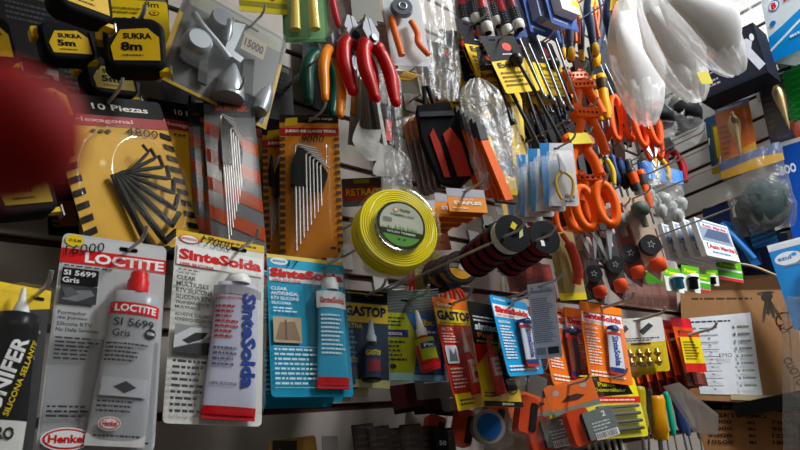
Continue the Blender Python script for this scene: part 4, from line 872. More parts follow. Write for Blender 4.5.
def wheelpack(P, lab, cup='#d0ccc4', disc='#1c1e22', oc='#e05018', group=None, back='#6c3a30'):
    """long pointed clear pack: cup on top, star-holed disc, orange piece at the tip"""
    W, H = P.w, P.h; o = thing('blister_pack', lab, 'blister pack', P, group)
    mb = MB(); mb.prism([(-.45*W, 0), (.45*W, 0), (.42*W, -.8*H), (.1*W, -H), (-.35*W, -.85*H)], 0, .001, C(back, .5)); mb.build('backing_card', o); W0 = W; W = W*KF**.7
    mb = MB(); mb.lathe([(.20*W, 0), (.32*W, .02*H), (.34*W, .13*H), (.22*W, .15*H), (.12*W, .16*H), (.12*W, .28*H)], (0, -.3*W, -.12*H), (0, 0, -1), C(cup, .4), 16); mb.build('cup', o)
    mb = MB(); mb.lathe([(.0, 0), (.40*W, 0), (.40*W, .010), (0, .010)], (0, -.003, -.60*H), (0, -1, 0), C(disc, .45), 22, smooth=False)
    st = [((.17 if i % 2 == 0 else .08)*W*math.cos(PI*i/5), -.60*H+(.17 if i % 2 == 0 else .08)*W*math.sin(PI*i/5)) for i in range(10)]
    mb.flat(st, -.0135, C('#8c8c8c', .4)); mb.flat([((x)*.6, (z+.60*H)*.6-.60*H) for x, z in st], -.0138, C(disc, .45)); mb.build('star_disc', o)
    mb = MB(); mb.lathe([(.0, 0), (.26*W, .002), (.30*W, .03*H), (.28*W, .13*H), (.1*W, .15*H)], (.02*W, -.25*W, -.76*H), (0, 0, -1), C(oc, .4), 14); mb.build('end_plug', o)
    d = .55*W; sh = [(-.5*W, 0), (.5*W, 0), (.5*W, -.82*H), (.12*W, -1.03*H), (-.42*W, -.9*H)]
    mb = MB(); mb.loft([[(x, -.001, z) for x, z in sh], [(x*.94, -d*.8, z*.985-.004*H) for x, z in sh], [(x*.82, -d, z*.96-.01*H) for x, z in sh]], CLR, False, (False, True)); mb.build('blister', o)
    return o
# ------------------------------------------------------------------ cable spools
for idx, (px, py, ln, wire, lab) in enumerate((((513, 233, .20, '#d8d4cc', 'front black cable spool with yellow label, left row')), ((545, 237, .17, '#7a1420', 'front black cable spool with small white label, right row')))):
    sy = .0
    for k in range(5):
        A = pose(px, py, .33 if idx == 0 else .30, yaw=-20); A.M = Matrix.Translation(Vector((.0068*k, .0187*k, 0))) @ A.M
        r = .0255; nm = NTH[k]
        o = thing('cable_spool', ('black cable spool of dark red wire, ' if k else '')+(lab if k == 0 else nm+' from the front of the '+('left' if idx == 0 else 'right')+' spool row'), 'cable spool', A, 'cable spools')
        f = C('#131416', .4)
        mb = MB(); mb.lathe([(.006, 0), (r, 0), (r, .0012), (.006, .0012)], (0, 0, 0), (0, 1, 0), f, 28, smooth=False); mb.lathe([(.006, 0), (r, 0), (r, .002), (.006, .002)], (0, .018, 0), (0, 1, 0), f, 28, smooth=False); mb.lathe([(.008, 0), (.008, .018)], (0, 0, 0), (0, 1, 0), f, 12); mb.build('spool_body', o)
        mb = MB(); wc = C(wire if k == 0 else '#6c1420', .45)
        for j in range(6): mb.torus((0, .0035+.0025*j, 0), (0, 1, 0), r*.86, .0017, wc, 24, 5)
        mb.lathe([(r*.84, .002), (r*.84, .018)], (0, 0, 0), (0, 1, 0), C('#5c1018', .5), 24); mb.build('wire', o)
        mb = MB(); mb.lathe([(0, -.0006), (.0045, -.0006), (.0045, .0)], (0, 0, 0), (0, 1, 0), C('#050505', .8), 12); mb.build('hub_hole', o)
        if k == 0:
            mb = MB()
            if idx == 0: mb.flat([(-.003, .008), (.003, .016), (.009, .011), (.003, .004)], -.0008, C('#e0c81c', .4)); mb.flat([(.007, -.008), (.014, -.004), (.016, .008), (.011, .006)], -.0008, C('#c8cc9c', .4))
            else: mb.flat([(-.010, -.014), (-.004, -.014), (-.004, -.006), (-.010, -.005)], -.0008, C('#e8e8e8', .4))
            mb.build('label', o)
    Ah = pose(px, py, .34 if idx == 0 else .31); hook(Ah, 'the '+('left' if idx == 0 else 'right')+' row of cable spools', tip=.01)
# ------------------------------------------------------------------ white and blue cards of small pliers
P = place((556, 143), (562, 206), 34, .27, sl=.0); W, H = P.w, P.h
o = card(P, 'pliers_card', 'white and blue card with yellow-handled mini pliers, front one of its hook', 'pliers', '#e4e8ec', [('p', [(0, 0), (.3, 0), (.12, 1), (0, 1)], '#3c90d4'), ('p', [(.22, .3), (.6, .25), (.35, .8), (.15, .9)], '#a8cce8'), ('t', 'Alicate', .75, .85, .3, .07, '#284a8c', 0, .03), ('l', .6, .9, .95, .96, 1, '#284a8c')], slot=(.5, .09), rad=.08)
for s in (-1, 1):
    mb = MB(); mb.sweep(curvepts([(.1*W+s*.05*W, -.006, -.50*H), (.1*W+s*.24*W, -.008, -.62*H), (.1*W+s*.22*W, -.008, -.80*H), (.1*W+s*.12*W, -.008, -.93*H)], 5), .045*W, C('#d8b048', .35), 8); mb.build('handle', o)
    mb = MB(); mb.prism([(.1*W, -.52*H), (.1*W+s*.09*W, -.48*H), (.07*W+s*.06*W, -.38*H), (-.03*W+s*.01*W, -.22*H)], -.010, -.003, STEEL); mb.build('jaw', o)
blister(o, W, H, .2, .15, .95, .97, .02, .2)
stack(o, P, 3, .023, 'white and blue mini pliers card', 'white and blue mini pliers cards', dx=-.004, dz=-.001)
hook(P, 'the white and blue mini pliers cards', v=.09)
# ------------------------------------------------------------------ yellow and black carded wrenches, many dark rods
P0s = [((470, 22), (492, 78), 30, .20), ((497, 36), (524, 92), 34, .24), ((537, 40), (560, 96), 30, .22)]
for q, (a, b, w, out) in enumerate(P0s):
    P = place(a, b, w, out, sl=.35); W, H = P.w, P.h
    o = card(P, 'tool_card', ('left', 'middle', 'right')[q]+' front yellow card with black top among the dark steel rods', 'tool card', '#e0bc18', [('r', 0, 0, 1, .35, '#1c1c20', .04), ('p', [(0, .35), (1, .22), (1, .4), (0, .45)], '#1c1c20'), ('c', .62, .2, .13, '#d83c1c', .08), ('l', .4, .31, .95, .35, 1, '#e0e0e0'), ('t', 'Extra', .42, .52, .6, .09, '#2c2810', 0, .03), ('l', .1, .62, .9, .9, 4, '#6c5c14')], slot=(.3, .07))
    mb = MB(); mb.sweep([(.05*W, -.012, -.45*H), (.12*W, -.012, -.9*H), (.2*W, -.012, -1.9*H)], .0035, C('#3c3e42', .3, .8), 8); mb.build('shaft', o)
    mb = MB(); mb.lathe([(.003, 0), (.011, .004), (.012, .016), (.006, .024)], (.04*W, -.012, -.38*H), (.1, 0, -1), C('#303236', .35, .6), 12); mb.build('joint', o)
    stack(o, P, 3, .038, ('left', 'middle', 'right')[q]+' row yellow and black tool card', ('left', 'middle', 'right')[q]+' row of yellow tool cards', dx=-.002, jit=3)
    hook(P, 'the '+('left', 'middle', 'right')[q]+' row of yellow tool cards', v=.07)
rg = random.Random(12)
for k in range(26):
    x = 462+4.2*k; y = 66+rg.uniform(-8, 8)+(.18*k); ln = rg.uniform(42, 66)
    P = place((x, y), (x+ln*.33, y+ln), 3.4, .12+.012*(k % 8), yaw=-30)
    rod(P, 'dark steel rod among the rods under the yellow cards', C('#3a3c42', .3, .75) if k % 3 else C('#70747c', .25, .9), 'dark steel rods', r=.42)
for k in range(5):
    x = 519+9*k; P = place((x, 40+5*(k % 2)), (x+26, 100+4*k), 2.8, .26, yaw=-30); rod(P, 'bright steel rod crossing in front of the yellow cards', C('#7c8086', .35, .8), 'bright steel rods', r=.45)
# dark mass of tools behind the rods
for k in range(10):
    x = 452+11*k; P = place((x, 34+3*k), (x+24, 128+3*k), 12, .05+.006*(k % 3), yaw=-20); W, H = P.w, P.h
    mb = MB(); mb.prism([(-.4*W, 0), (.4*W, 0), (.5*W, -H*.7), (.2*W, -H), (-.3*W, -.95*H)], -.012, 0, C(['#1a1b20', '#23242a', '#17181a'][k % 3], .5)); solo(mb, 'tool_sleeve', 'black plastic tool sleeve deep behind the steel rods', 'tool sleeve', P, 'black sleeves behind the steel rods')
# ------------------------------------------------------------------ red and clear knife packs and the blue cards at the top
for k in range(6):
    a = (452+9*k, -40+2*k); b = (466+10.5*k, 34+1.5*k-(k % 2)*8)
    P = place(a, b, 11, .18+.015*(k % 3), yaw=-35); W, H = P.w, P.h
    o = thing('screwdriver', NTH[k]+' red and white screwdriver from the left in the clear packs at the top', 'screwdriver', P, 'screwdrivers in clear packs')
    mb = MB(); mb.lathe([(.3*W, 0), (.36*W, .1*H), (.36*W, .66*H), (.42*W, .7*H)], (0, -.45*W, 0), (0, 0, -1), C('#b02834' if k % 2 == 0 else '#7c2430', .3), 12); h = mb.build('handle', o)
    mb = MB(); mb.lathe([(.42*W, 0), (.46*W, .02*H), (.46*W, .20*H)], (0, -.45*W, -.68*H), (0, 0, -1), C('#24262a', .5), 12)
    for j in range(5):
        for t in (-1, 0, 1): mb.lathe([(.0, 0), (.03*W, 0), (.03*W, .0015), (0, .002)], (t*.2*W, -.89*W+abs(t)*.06*W, (-.70-.035*j)*H), (0, -1, 0), C('#c8c8c8', .4), 6)
    mb.build('rubber_grip', h)
    mb = MB(); mb.lathe([(.46*W, 0), (.52*W, .02*H), (.50*W, .09*H), (.34*W, .12*H)], (0, -.45*W, -.87*H), (0, 0, -1), C('#dcdcd8', .35), 14); mb.lathe([(.0, 0), (.3*W, 0), (.3*W, .002), (0, .002)], (0, -.45*W, -.99*H), (0, 0, -1), C('#181818', .6), 12); mb.build('end_cap', h)
    mb = MB(); mb.prism(rr(-.75*W, -1.08*H, .75*W, 0, .3*W), 0, .001, C('#28407c' if k % 2 else '#a89ca4', .4)); mb.build('backing_card', o)
    blister(o, W*1.5, H, .04, .02, .96, 1.0, .02, .2)
for k, (a, b, w, yc) in enumerate((((506, -30), (517, 44), 24, .20), ((527, -30), (543, 36), 26, .24), ((550, -30), (566, 28), 30, .28))):
    P = place(a, b, w, yc, sl=.40); W, H = P.w, P.h
    o = card(P, 'socket_card', ('left', 'middle', 'right')[k]+' of the dark blue cards with grey boxes at the top', 'tool card', '#2c4a8c', [('r', .04, .02, .96, .97, '#3c5ca4', .05), ('l', .1, .88, .9, .95, 1, '#c8d4e8')], slot=None)
    for j, (v0, v1) in enumerate(((.05, .45), (.52, .84))):
        mb = MB(); mb.loft([[(x, -.002, z) for x, z in rr(-.34*W, -v1*H, .36*W, -v0*H, .03*W)], [(x*.9, -.022, z) for x, z in rr(-.34*W, -v1*H, .36*W, -v0*H, .03*W)]], C('#8c98b8' if k < 2 else '#d8dce4', .35), False); mb.build('tray_cell', o)
    if k == 2: mb = MB(); mb.flat([(.1*W, -.60*H), (.36*W, -.62*H), (.36*W, -.72*H), (.1*W, -.70*H)], -.0225, C('#e8d820', .4)); mb.build('price_label', o)
    stack(o, P, 1, .04, ('left', 'middle', 'right')[k]+' blue card with grey boxes', ('left', 'middle', 'right')[k]+' blue cards with grey boxes')
# ------------------------------------------------------------------ big pliers with navy, orange and yellow handles
for k, (a, b, w, out, lab) in enumerate((((566, -8), (572, 62), 18, .21, 'navy and orange pliers nearest the blue cards'), ((586, -20), (582, 66), 26, .27, 'second navy, orange and yellow pliers from the blue cards'), ((600, -20), (606, 60), 24, .33, 'third navy, orange and yellow pliers from the blue cards'), ((618, -12), (622, 58), 22, .38, 'navy and orange pliers right beside the white bags'))):
    P = place(a, b, w*1.35, out, yaw=-35); W, H = P.w, P.h
    o = pliers(P, lab, '#20304c', head=.14, rad=.17, name='pliers', group='navy and orange pliers', tipc='#1a2844')
    for s in (-1, 1):
        mb = MB(); mb.sweep(curvepts([(s*.22*W, -.012, -.26*H), (s*.34*W, -.014, -.45*H), (s*.26*W, -.014, -.80*H)], 5), .05*W, C('#f06a34', .35), 8); mb.build('inlay', o)
        mb = MB(); mb.lathe([(.09*W, 0), (.115*W, .02*H), (.11*W, .12*H), (.05*W, .14*H)], (s*.36*W, -.008, -.86*H), (0, 0, -1), C('#e0a818', .4), 10); mb.build('grip_end', o)
        mb = MB(); mb.prism([(s*.1*W, 0), (s*.3*W, -.02*H), (s*.46*W, -.44*H), (s*.26*W, -.42*H)], -.016, -.006, C('#e0b418', .4)); mb.build('grip_top', o)
    hook(P, lab, v=.1)
for k in range(6):
    P = place((598+6*k, 62+3*k), (622+7*k, 118-3*k), 3.5, .14+.01*k, yaw=-30); rod(P, 'thin grey steel rod below the navy and orange pliers', C('#7c8084', .3, .8), 'thin grey rods below the pliers')
# ------------------------------------------------------------------ orange plastic tools
OR = '#ff6e10'
def clampo(P, lab, col=OR):
    W, H = P.w, P.h; o = thing('spring_clamp', lab, 'clamp', P, 'orange plastic clamps'); m = C(col, .35)
    for s in (-1, 1):
        mb = MB(); mb.sweep(curvepts([(s*.16*W, -.012, 0), (s*.34*W, -.014, -.12*H), (s*.20*W, -.014, -.34*H), (s*.36*W, -.012, -.66*H), (s*.42*W, -.012, -H)], 5), .15*W, m, 10, .9); mb.build('handle', o)
    mb = MB(); mb.prism(rr(-.40*W, -.30*H, .40*W, -.10*H, .08*W), -.026, -.002, m)
    for i in range(5): mb.lathe([(0, 0), (.04*W, 0), (.04*W, .001), (0, .001)], ((-.28+.14*i)*W, -.0262, -.20*H), (0, -1, 0), C('#7c2408', .5), 8)
    mb.build('jaw_plate', o); return o
for a, b, w, out, lab in (((570, 76), (580, 106), 22, .22, 'orange clamp at the top of the orange tools, under the rods'), ((576, 84), (588, 118), 22, .25, 'orange clamp with dotted jaw, second from the top'), ((580, 110), (590, 156), 24, .26, 'orange clamp right of the mini pliers cards, handles down'), ((573, 140), (583, 178), 26, .26, 'orange clamp with a yellow sticker, beside the mini pliers cards'), ((585, 178), (592, 204), 30, .24, 'orange clamp above the orange scissors loops')):
    P = place(a, b, w*1.25, out, yaw=-30); o = clampo(P, lab)
    if 'sticker' in lab: mb = MB(); mb.prism([(-.4*P.w, -.05*P.h), (.2*P.w, -.02*P.h), (.3*P.w, -.3*P.h), (-.35*P.w, -.32*P.h)], -.030, -.0275, C('#e8d41c', .4)); mb.build('price_sticker', o)
    hook(P, lab, v=.05)
for a, b, w, out, lab in (((588, 187), (607, 262), 34, .27, 'orange-handled scissors with big finger loops, front pair'), ((578, 193), (592, 262), 30, .22, 'orange-handled scissors behind and left of the front pair'), ((566, 203), (576, 262), 26, .16, 'orange-handled scissors furthest left under the mini pliers cards')):
    P = place(a, b, w*1.1, out, yaw=-40); loop_tool(P, lab, OR, group='orange-handled scissors', lw=.26)
    hook(P, lab, v=.02)
for a, b, w, out, lab in (((590, 80), (600, 132), 11, .22, 'left yellow tube handle between the orange and the red loops'), ((598, 78), (606, 130), 11, .25, 'right yellow tube handle between the orange and the red loops')):
    P = place(a, b, w, out, yaw=-30); screwdriver(P, lab, '#dca414', band='#3c3010', shaft=.15)
for a, b, w, out, lab in (((604, 100), (612, 150), 24, .20, 'dark red pliers with closed loop handles, left of the grey hooks'), ((618, 98), (624, 152), 22, .24, 'red-orange pliers with loop handles, under the first white bag'), ((636, 92), (652, 160), 22, .28, 'bright orange-red scissors with long loops, right of the red pliers'), ((645, 120), (655, 170), 16, .26, 'orange-red scissors with one loop, above the blue-topped bag')):
    P = place(a, b, w, out, yaw=-35); loop_tool(P, lab, '#cc4824' if 'dark' in lab else '#f06030', group='red loop-handled tools', lw=.30, lh=.40); hook(P, lab, v=.02)
# screwdrivers in the middle right
sd = [((600, 156), (612, 196), '#2c2c30', None), ((609, 158), (621, 200), '#20386c', None), ((616, 160), (628, 204), '#202228', '#20386c'), ((625, 162), (636, 206), '#26282c', None), ((628, 170), (648, 224), '#36383c', '#e05a1c'), ((638, 172), (652, 226), '#e05a1c', '#36383c')]
for k, (a, b, hc, bd) in enumerate(sd):
    P = place(a, b, 9, .20+.01*k, yaw=-35); screwdriver(P, NTH[k]+' screwdriver from the left in the group left of the blue-topped bag', hc, bd, shaft=.3, group='screwdrivers right of the orange clamps')
for a, b, c, lab in (((600, 148), (608, 186), '#d8bc1c', 'yellow and green mini pliers hanging over the screwdrivers'), ((655, 150), (663, 182), '#c89c1c', 'yellow-handled tool behind the red rescue pliers')):
    P = place(a, b, 14, .24, yaw=-30); pliers(P, lab, c, head=.35, rad=.16, shape='long')
P = place((664, 140), (678, 184), 18, .22, yaw=-30); pliers(P, 'dark red pliers in front of the white slats', '#a01824', DSTEEL, rad=.2); hook(P, 'the dark red pliers', v=.1, tip=.08)
for a, lab in (((688, 139), 'nothing, uppermost bare hook over the white slats'), ((692, 154), 'nothing, middle bare hook over the white slats'), ((703, 172), 'nothing, lowest bare hook over the white slats'), ((716, 214), 'nothing, bare hook right above the white boxes')):
    A = pose(a[0], a[1], .34); hook(A, lab, mat=C('#a8a49c', .4, .5), r=.0018, up=.012)
# thin black loops of grey keyrings
P = place((640, 130), (650, 168), 20, .18, yaw=-20); W, H = P.w, P.h
o = thing('clasp_tool', 'grey and brass coloured clasp tool above the blue-topped bag', 'tool', P)
mb = MB(); mb.sweep(curvepts([(-.4*W, -.01, 0), (-.1*W, -.01, -.3*H), (.1*W, -.01, -.6*H), (.4*W, -.01, -H)]), .12*W, C('#9c9c98', .35, .7), 8); mb.build('arm', o)
mb = MB(); mb.sweep(curvepts([(.0*W, -.014, -.2*H), (.3*W, -.014, -.5*H), (.1*W, -.014, -H)]), .12*W, C('#a88420', .4), 8); mb.build('clasp', o)
# red scissors on yellow card + red packs left of wheel packs
P = place((560, 232), (574, 300), 26, .20, yaw=-30); W, H = P.w, P.h
o = card(P, 'scissors_card', 'dull yellow card with a red tool, below the right cable spool', 'tool card', '#b8a468', [('r', 0, .9, 1, 1, '#e0cc1c'), ('p', [(0, .3), (.3, .3), (.2, .9), (0, .9)], '#8c7c48')], slot=None, rad=.1)
mb = MB(); mb.sweep(curvepts([(-.05*W, -.01, -.06*H), (.15*W, -.014, -.3*H), (.22*W, -.014, -.6*H), (.1*W, -.012, -.8*H)]), [.1*W]*6+[.2*W]*14+[.16*W]*5, C('#b83424', .4), 10, .6); mb.build('tool_body', o)
blister(o, W, H, .2, .03, .95, .88, .03, .3)
for k in range(5):
    P = place((508+9*k, 256+2*k), (516+9*k, 292+2*k), 12, .08, yaw=-10); W, H = P.w, P.h
    card(P, 'tool_card', NTH[k]+' dark red narrow pack from the left, below the cable spools', 'tool card', '#6c241c', [('r', .1, .1, .9, .4, '#8c3428'), ('r', .2, .5, .8, .9, '#4c1c14')], slot=None)
P = place((500, 170), (512, 222), 12, .14, yaw=-20); W, H = P.w, P.h; card(P, 'tool_card', 'narrow yellow pack just left of the mini pliers cards', 'tool card', '#d0a820', [('r', .4, 0, .7, 1, '#a02820')], slot=None)
P = place((526, 196), (534, 226), 12, .14, yaw=-20); card(P, 'tool_card', 'narrow red and yellow pack above the right cable spool', 'tool card', '#8c2c28', [('r', .5, 0, 1, 1, '#c8b890')], slot=None)
# wheel packs
WP = [((577, 232), (602, 306), 22, .18, '#a89c90', 'dark'), ((600, 216), (622, 302), 22, .24, '#dcd8d0', 'white cup'), ((612, 208), (640, 288), 24, .22, '#7c7c78', 'grey'), ((632, 196), (660, 282), 26, .26, '#4c5c54', 'green-grey')]
for k, (a, b, w, out, cc, nm) in enumerate(WP):
    P = place(a, b, w, out, yaw=-40); o = wheelpack(P, NTH[k]+' of four long clear wheel packs from the left, '+nm+' cup at its top', cc, group='long clear wheel packs', back=['#3a2a28', '#38383a', '#8c2c24', '#b8a08c'][k])
    hook(P, NTH[k]+' long clear wheel pack', v=.03)
for k in range(4):
    P = place((561+6*k, 270), (572+6*k, 300), 14, .09, yaw=-20); card(P, 'tool_card', 'black narrow pack behind the wheel packs, '+NTH[k]+' from the left', 'tool card', '#17181a', [('c', .5, .7, .3, '#58585c', .14), ('c', .5, .7, .2, '#17181a', .09)], slot=None)
# clear bags hanging over the middle right and blue topped bag
P = place((660, 166), (664, 218), 46, .24, yaw=-25); W, H = P.w, P.h
o = thing('header_bag', 'clear bag of white pieces with a bright blue header', 'bag', P)
mb = MB(); mb.prism([(-.5*W, 0), (.5*W, 0), (.5*W, -.26*H), (-.5*W, -.34*H)], -.003, .003, C('#1c74c4', .4)); mb.build('header_card', o)
mb = bagmesh(W, H, W*.3, BAG, 41, neck=1, folds=5, amp=.5); mb.build('bag', o)
for k in range(7):
    mb = MB(); mb.lathe([(0, 0), (.10*W, .01), (.12*W, .02), (.05*W, .035)], ((-.35+.12*k)*W, 0, -(.5+.12*(k % 3))*H), (.4, 0, -1), C('#9a9e9c', .5), 10); mb.build('white_piece', o)
hook(P, 'the blue-topped bag', v=.03)
# ------------------------------------------------------------------ white covers in clear bags
def white_bag(a, b, w, out, lab, sd, yel=False):
    P = place(a, b, w*.86, out, yaw=-30); W, H = P.w, P.h; o = thing('bagged_cover', lab, 'bagged white cover', P, 'white rounded covers in clear bags')
    mb = MB(); rings = []
    for k in range(13):
        t = k/12; rr0 = W*.47*math.sin(PI*(.12+.86*t))**.6; zz = -H*(.26+.70*t)
        rings.append([(rr0*math.cos(2*PI*j/24), rr0*.62*KF*math.sin(2*PI*j/24)-.02*math.sin(PI*t), zz) for j in range(24)])
    mb.loft(rings, C('#ffffff', .4)); mb.build('white_cover', o)
    bm = bagmesh(W*1.06, H*1.05, W*.78, MILKBAG, sd, neck=.16, folds=6, amp=.16, pear=True); bm.build('bag', o)
    if yel: mb = MB(); mb.prism(rr(-.02*W, -.99*H, .22*W, -.90*H, .02*W), -.26*W, -.255*W, C('#d8cc30', .4)); mb.build('sticker', o)
    mb = MB(); mb.sweep([(0, 0, .12*H), (-.02*W, 0, .04*H), (0, 0, -.1*H)], .04*W, C('#8c7c58', .6), 8); mb.build('tie', o)
    return P
P = white_bag((624, -16), (645, 116), 56, .40, 'white cover in a clear bag, leftmost of the three big bags', 51)
P = white_bag((642, -28), (694, 94), 54, .49, 'white cover in a clear bag, middle one of the three big bags', 52, True)
P = white_bag((658, -34), (734, 68), 54, .58, 'white cover in a clear bag, right one of the three big bags', 55)
P = place((738, -62), (742, 14), 62, .20, 'R', yaw=10); W, H = P.w, P.h
o = thing('wheel_bag', 'grey mesh disc in a clear bag cut by the top edge', 'bag', P)
mb = MB(); mb.torus((0, 0, -.5*H), (0, 1, 0), W*.36, W*.10, C('#a8a494', .7), 28, 8); mb.lathe([(0, 0), (W*.34, 0), (W*.34, .01), (0, .012)], (0, 0, -.5*H), (0, -1, 0), C('#c4c0b0', .6), 24); mb.build('mesh_disc', o); bagmesh(W, H*1.05, W*.3, BAG, 61, neck=.4, amp=.4).build('bag', o)
# black cups in a bag
for a, b, w, lab in (((656, 106), (660, 126), 26, 'black round cup left of the one with the clear handle'), ((682, 96), (684, 124), 32, 'black round cup in a clear bag in front of the white slats')):
    P = place(a, b, w, .30, yaw=-25); W, H = P.w, P.h; o = thing('rubber_cup', lab, 'cup', P); mb = MB()
    mb.lathe([(W*.12, 0), (W*.30, .1*H), (W*.5, .6*H), (W*.48, .9*H), (W*.2, H)], (0, 0, 0), (0, 0, -1), C('#1a1b1c', .4), 22); mb.build('cup', o)
    bagmesh(W*1.15, H*1.5, W*.8, BAG, 63, neck=.3, amp=.3).build('bag', o)
# ------------------------------------------------------------------ far slat wall goods
P = place((733, 50), (747, 97), 72, .16, 'R', yaw=0); W, H = P.w, P.h
def rbox(P, name, lab, cat, W, H, D, col, cmds, side=None):
    o = thing(name, lab, cat, P); mb = MB(); mb.box(-W/2, -D, -H, W/2, 0, 0, C(col, .45)); mb.build('carton', o)
    if cmds: mp = MB(); art(mp, W, H, cmds, -D); mp.build('printed_face', o)
    return o
o = rbox(P, 'spray_gun_box', 'black box with a spray gun picture and orange lettering', 'box', W, H, .10, '#1c1e26',
  [('r', .04, .05, .96, .95, '#22242e', .01), ('t', 'TRUPER', .24, .24, .40, .15, '#e8581c', 0, .05), ('l', .06, .36, .5, .6, 4, '#8c88a0'), ('l', .06, .68, .45, .85, 2, '#a098a8'), ('l', .6, .08, .85, .16, 1, '#c8c8d0'),
   ('p', [(.46, .36), (.60, .26), (.86, .24), (.92, .34), (.88, .46), (1.0, .84), (.90, .90), (.78, .52), (.66, .54), (.60, .46), (.48, .46)], '#b8bcc4'), ('c', .93, .26, .03, '#c8ccd0', .06), ('p', [(.58, .58), (.66, .58), (.68, .82), (.60, .84)], '#707684')])
hook(P, 'the spray gun box', v=.6)
for a, b, w, lab, hc, s in (((731, 103), (741, 166), 36, 'orange card with a brass plumb bob, in the middle of the slats', '#d06c20', -.35), ((773, 72), (789, 140), 38, 'dark card with a brass plumb bob, next to the green pack', '#2c2c38', -.35)):
    P = place(a, b, w, .10, 'R', yaw=0); W, H = P.w, P.h
    o = card(P, 'plumb_bob_card', lab, 'plumb bob', hc, [('r', 0, 0, 1, .1, '#8088a8' if 'orange' in lab else '#222430'), ('l', .1, .03, .9, .08, 1, '#e0e0e8'), ('p', [(.6, .75), (1, .68), (1, 1), (.7, 1)], '#e0a81c' if 'orange' in lab else '#a84018'), ('l', .08, .3, .3, .8, 6, '#70503c')], slot=None)
    mb = MB(); mb.lathe([(0, 0), (.05*W, .0), (.06*W, .05*H), (.10*W, .08*H), (.18*W, .16*H), (.17*W, .26*H), (.06*W, .55*H), (.05*W, .62*H), (0, .72*H)], (.08*W, -.03, -.2*H), (.05, 0, -1), C('#c4ab80', .35, .9), 18); mb.build('plumb_bob', o)
    blister(o, W, H, .08, .12, .95, .97, .05, .15)
    hook(P, lab, v=.03)
    if 'orange' in lab:
        P2 = place((716, 115), (724, 172), 24, .03, 'R', yaw=0); W, H = P2.w, P2.h
        o = card(P2, 'plumb_bob_card', 'blue and yellow edged card behind and left of the brass plumb bob', 'plumb bob', '#2c4c6c', [('r', .2, .15, .9, .85, '#5c5a34'), ('r', .3, .2, .6, .75, '#c8b83c'), ('r', 0, .88, 1, 1, '#a0901c')], slot=None)
P = place((748, 152), (768, 232), 66, .12, 'R', yaw=0); W, H = P.w, P.h
o = thing('header_bag', 'dark grey contents in clear bag with blue and yellow header', 'bag', P)
mb = MB(); mb.prism([(-.5*W, -.02*H), (.5*W, 0), (.5*W, -.22*H), (-.5*W, -.20*H)], -.003, .003, C('#4c6490', .4)); mb.prism([(-.5*W, -.14*H), (.1*W, -.10*H), (.5*W, -.14*H), (.5*W, -.23*H), (-.5*W, -.24*H)], -.004, -.003, C('#d8a42c', .4)); mb.build('header_card', o)
bagmesh(W*1.0, H, W*.45, DULLBAG, 71, neck=1, amp=.5).build('bag', o)
mb = MB(); rings = []
for k in range(9):
    t = k/8; r0 = W*.42*math.sin(PI*(.08+.86*t))**.7; rings.append([(r0*(1+.15*math.sin(3*a+k))*math.cos(a)+.05*W, r0*.5*math.sin(a), -H*(.38+.58*t)) for a in [2*PI*j/16 for j in range(16)]])
mb.loft(rings, C('#3c4a4c', .7)); mb.build('contents', o)
# blue sheets, boxes on the far right
P = place((797, 142), (822, 240), 56, .02, 'R', yaw=0); W, H = P.w, P.h
card(P, 'blue_sheet', 'deep blue sign lettered BOO at the right edge', 'sign', '#1c50b0', [('t', 'BOO', .22, .24, .30, .10, '#e8eef8', 0, .05)], slot=None, rad=.01)
P = place((808, -12), (822, 54), 60, .12, 'R', sl=-.50); W, H = P.w, P.h
rbox(P, 'blue_box', 'white and blue box with a circled red B, top right corner', 'box', W, H, .09, '#d8e4ec', [('p', [(0, .62), (.3, .55), (1, .35), (1, 1), (0, 1)], '#2090dc'), ('p', [(0, .80), (.4, .66), (1, .45), (1, .48), (.4, .70), (0, .84)], '#e8f4fc'), ('c', .22, .22, .11, '#2468a8', .10), ('c', .22, .22, .09, '#f0f4f8', .08), ('t', 'B', .22, .22, .10, .10, '#d02830', 0, .06), ('t', 'ROTO', .62, .20, .4, .10, '#d02830', 0, .05), ('c', .14, .46, .06, '#1c70c0', .05), ('l', .4, .72, .95, .8, 1, '#e8f4fc')])
P = place((797, 66), (806, 118), 34, .14, 'R', sl=-.45); W, H = P.w, P.h
o = card(P, 'green_pack', 'bright green net pack at the right edge', 'net pack', '#189c3c', [], slot=None, rad=.1)
mb = MB()
for k in range(8): mb.sweep([(-.5*W, -.006, -H*k/8), (.5*W, -.012, -H*(k+1)/8)], .0008, C('#30c058', .4), 5); mb.sweep([(.5*W, -.008, -H*k/8), (-.5*W, -.012, -H*(k+1)/8)], .0008, C('#30c058', .4), 5)
mb.build('net', o)
P = place((794, 52), (798, 72), 40, .02, 'R', sl=-.45); card(P, 'tool_card', 'dark green-grey pack just under the white and blue box', 'card', '#3c4a38', [], slot=None)
for a, b, w, out, sl_, lab, col, cm in (((754, 204), (766, 246), 26, .10, -.3, 'blue striped flat box below the bag with the yellow header', '#1c5c94', [('z', 0, 0, 1, 1, 9, '#3c80b4', -.6)]), ((732, 218), (746, 268), 34, .10, -.3, 'dark blue carded tool right of the white boxes', '#16264c', [('p', [(.2, 0), (.5, .1), (.95, 1), (.7, 1)], '#2c70b8'), ('c', .4, .3, .14, '#8c98a8', .1)]), ((716, 206), (722, 240), 30, .06, -.3, 'navy pack behind the white boxes', '#182c58', []), ((762, 236), (770, 286), 50, .02, -.3, 'very dark navy sheet below the striped box', '#10182c', [])):
    P = place(a, b, w, out, 'R', yaw=5); W, H = P.w, P.h
    o = card(P, 'tool_card', lab, 'card', col, cm, slot=None)
    if 'carded' in lab: mb = MB(); mb.sweep(curvepts([(-.3*W, -.02, -.1*H), (0, -.03, -.45*H), (.35*W, -.02, -.9*H)]), .10*W, C('#2c6cb0', .35), 10); mb.build('tool_body', o)
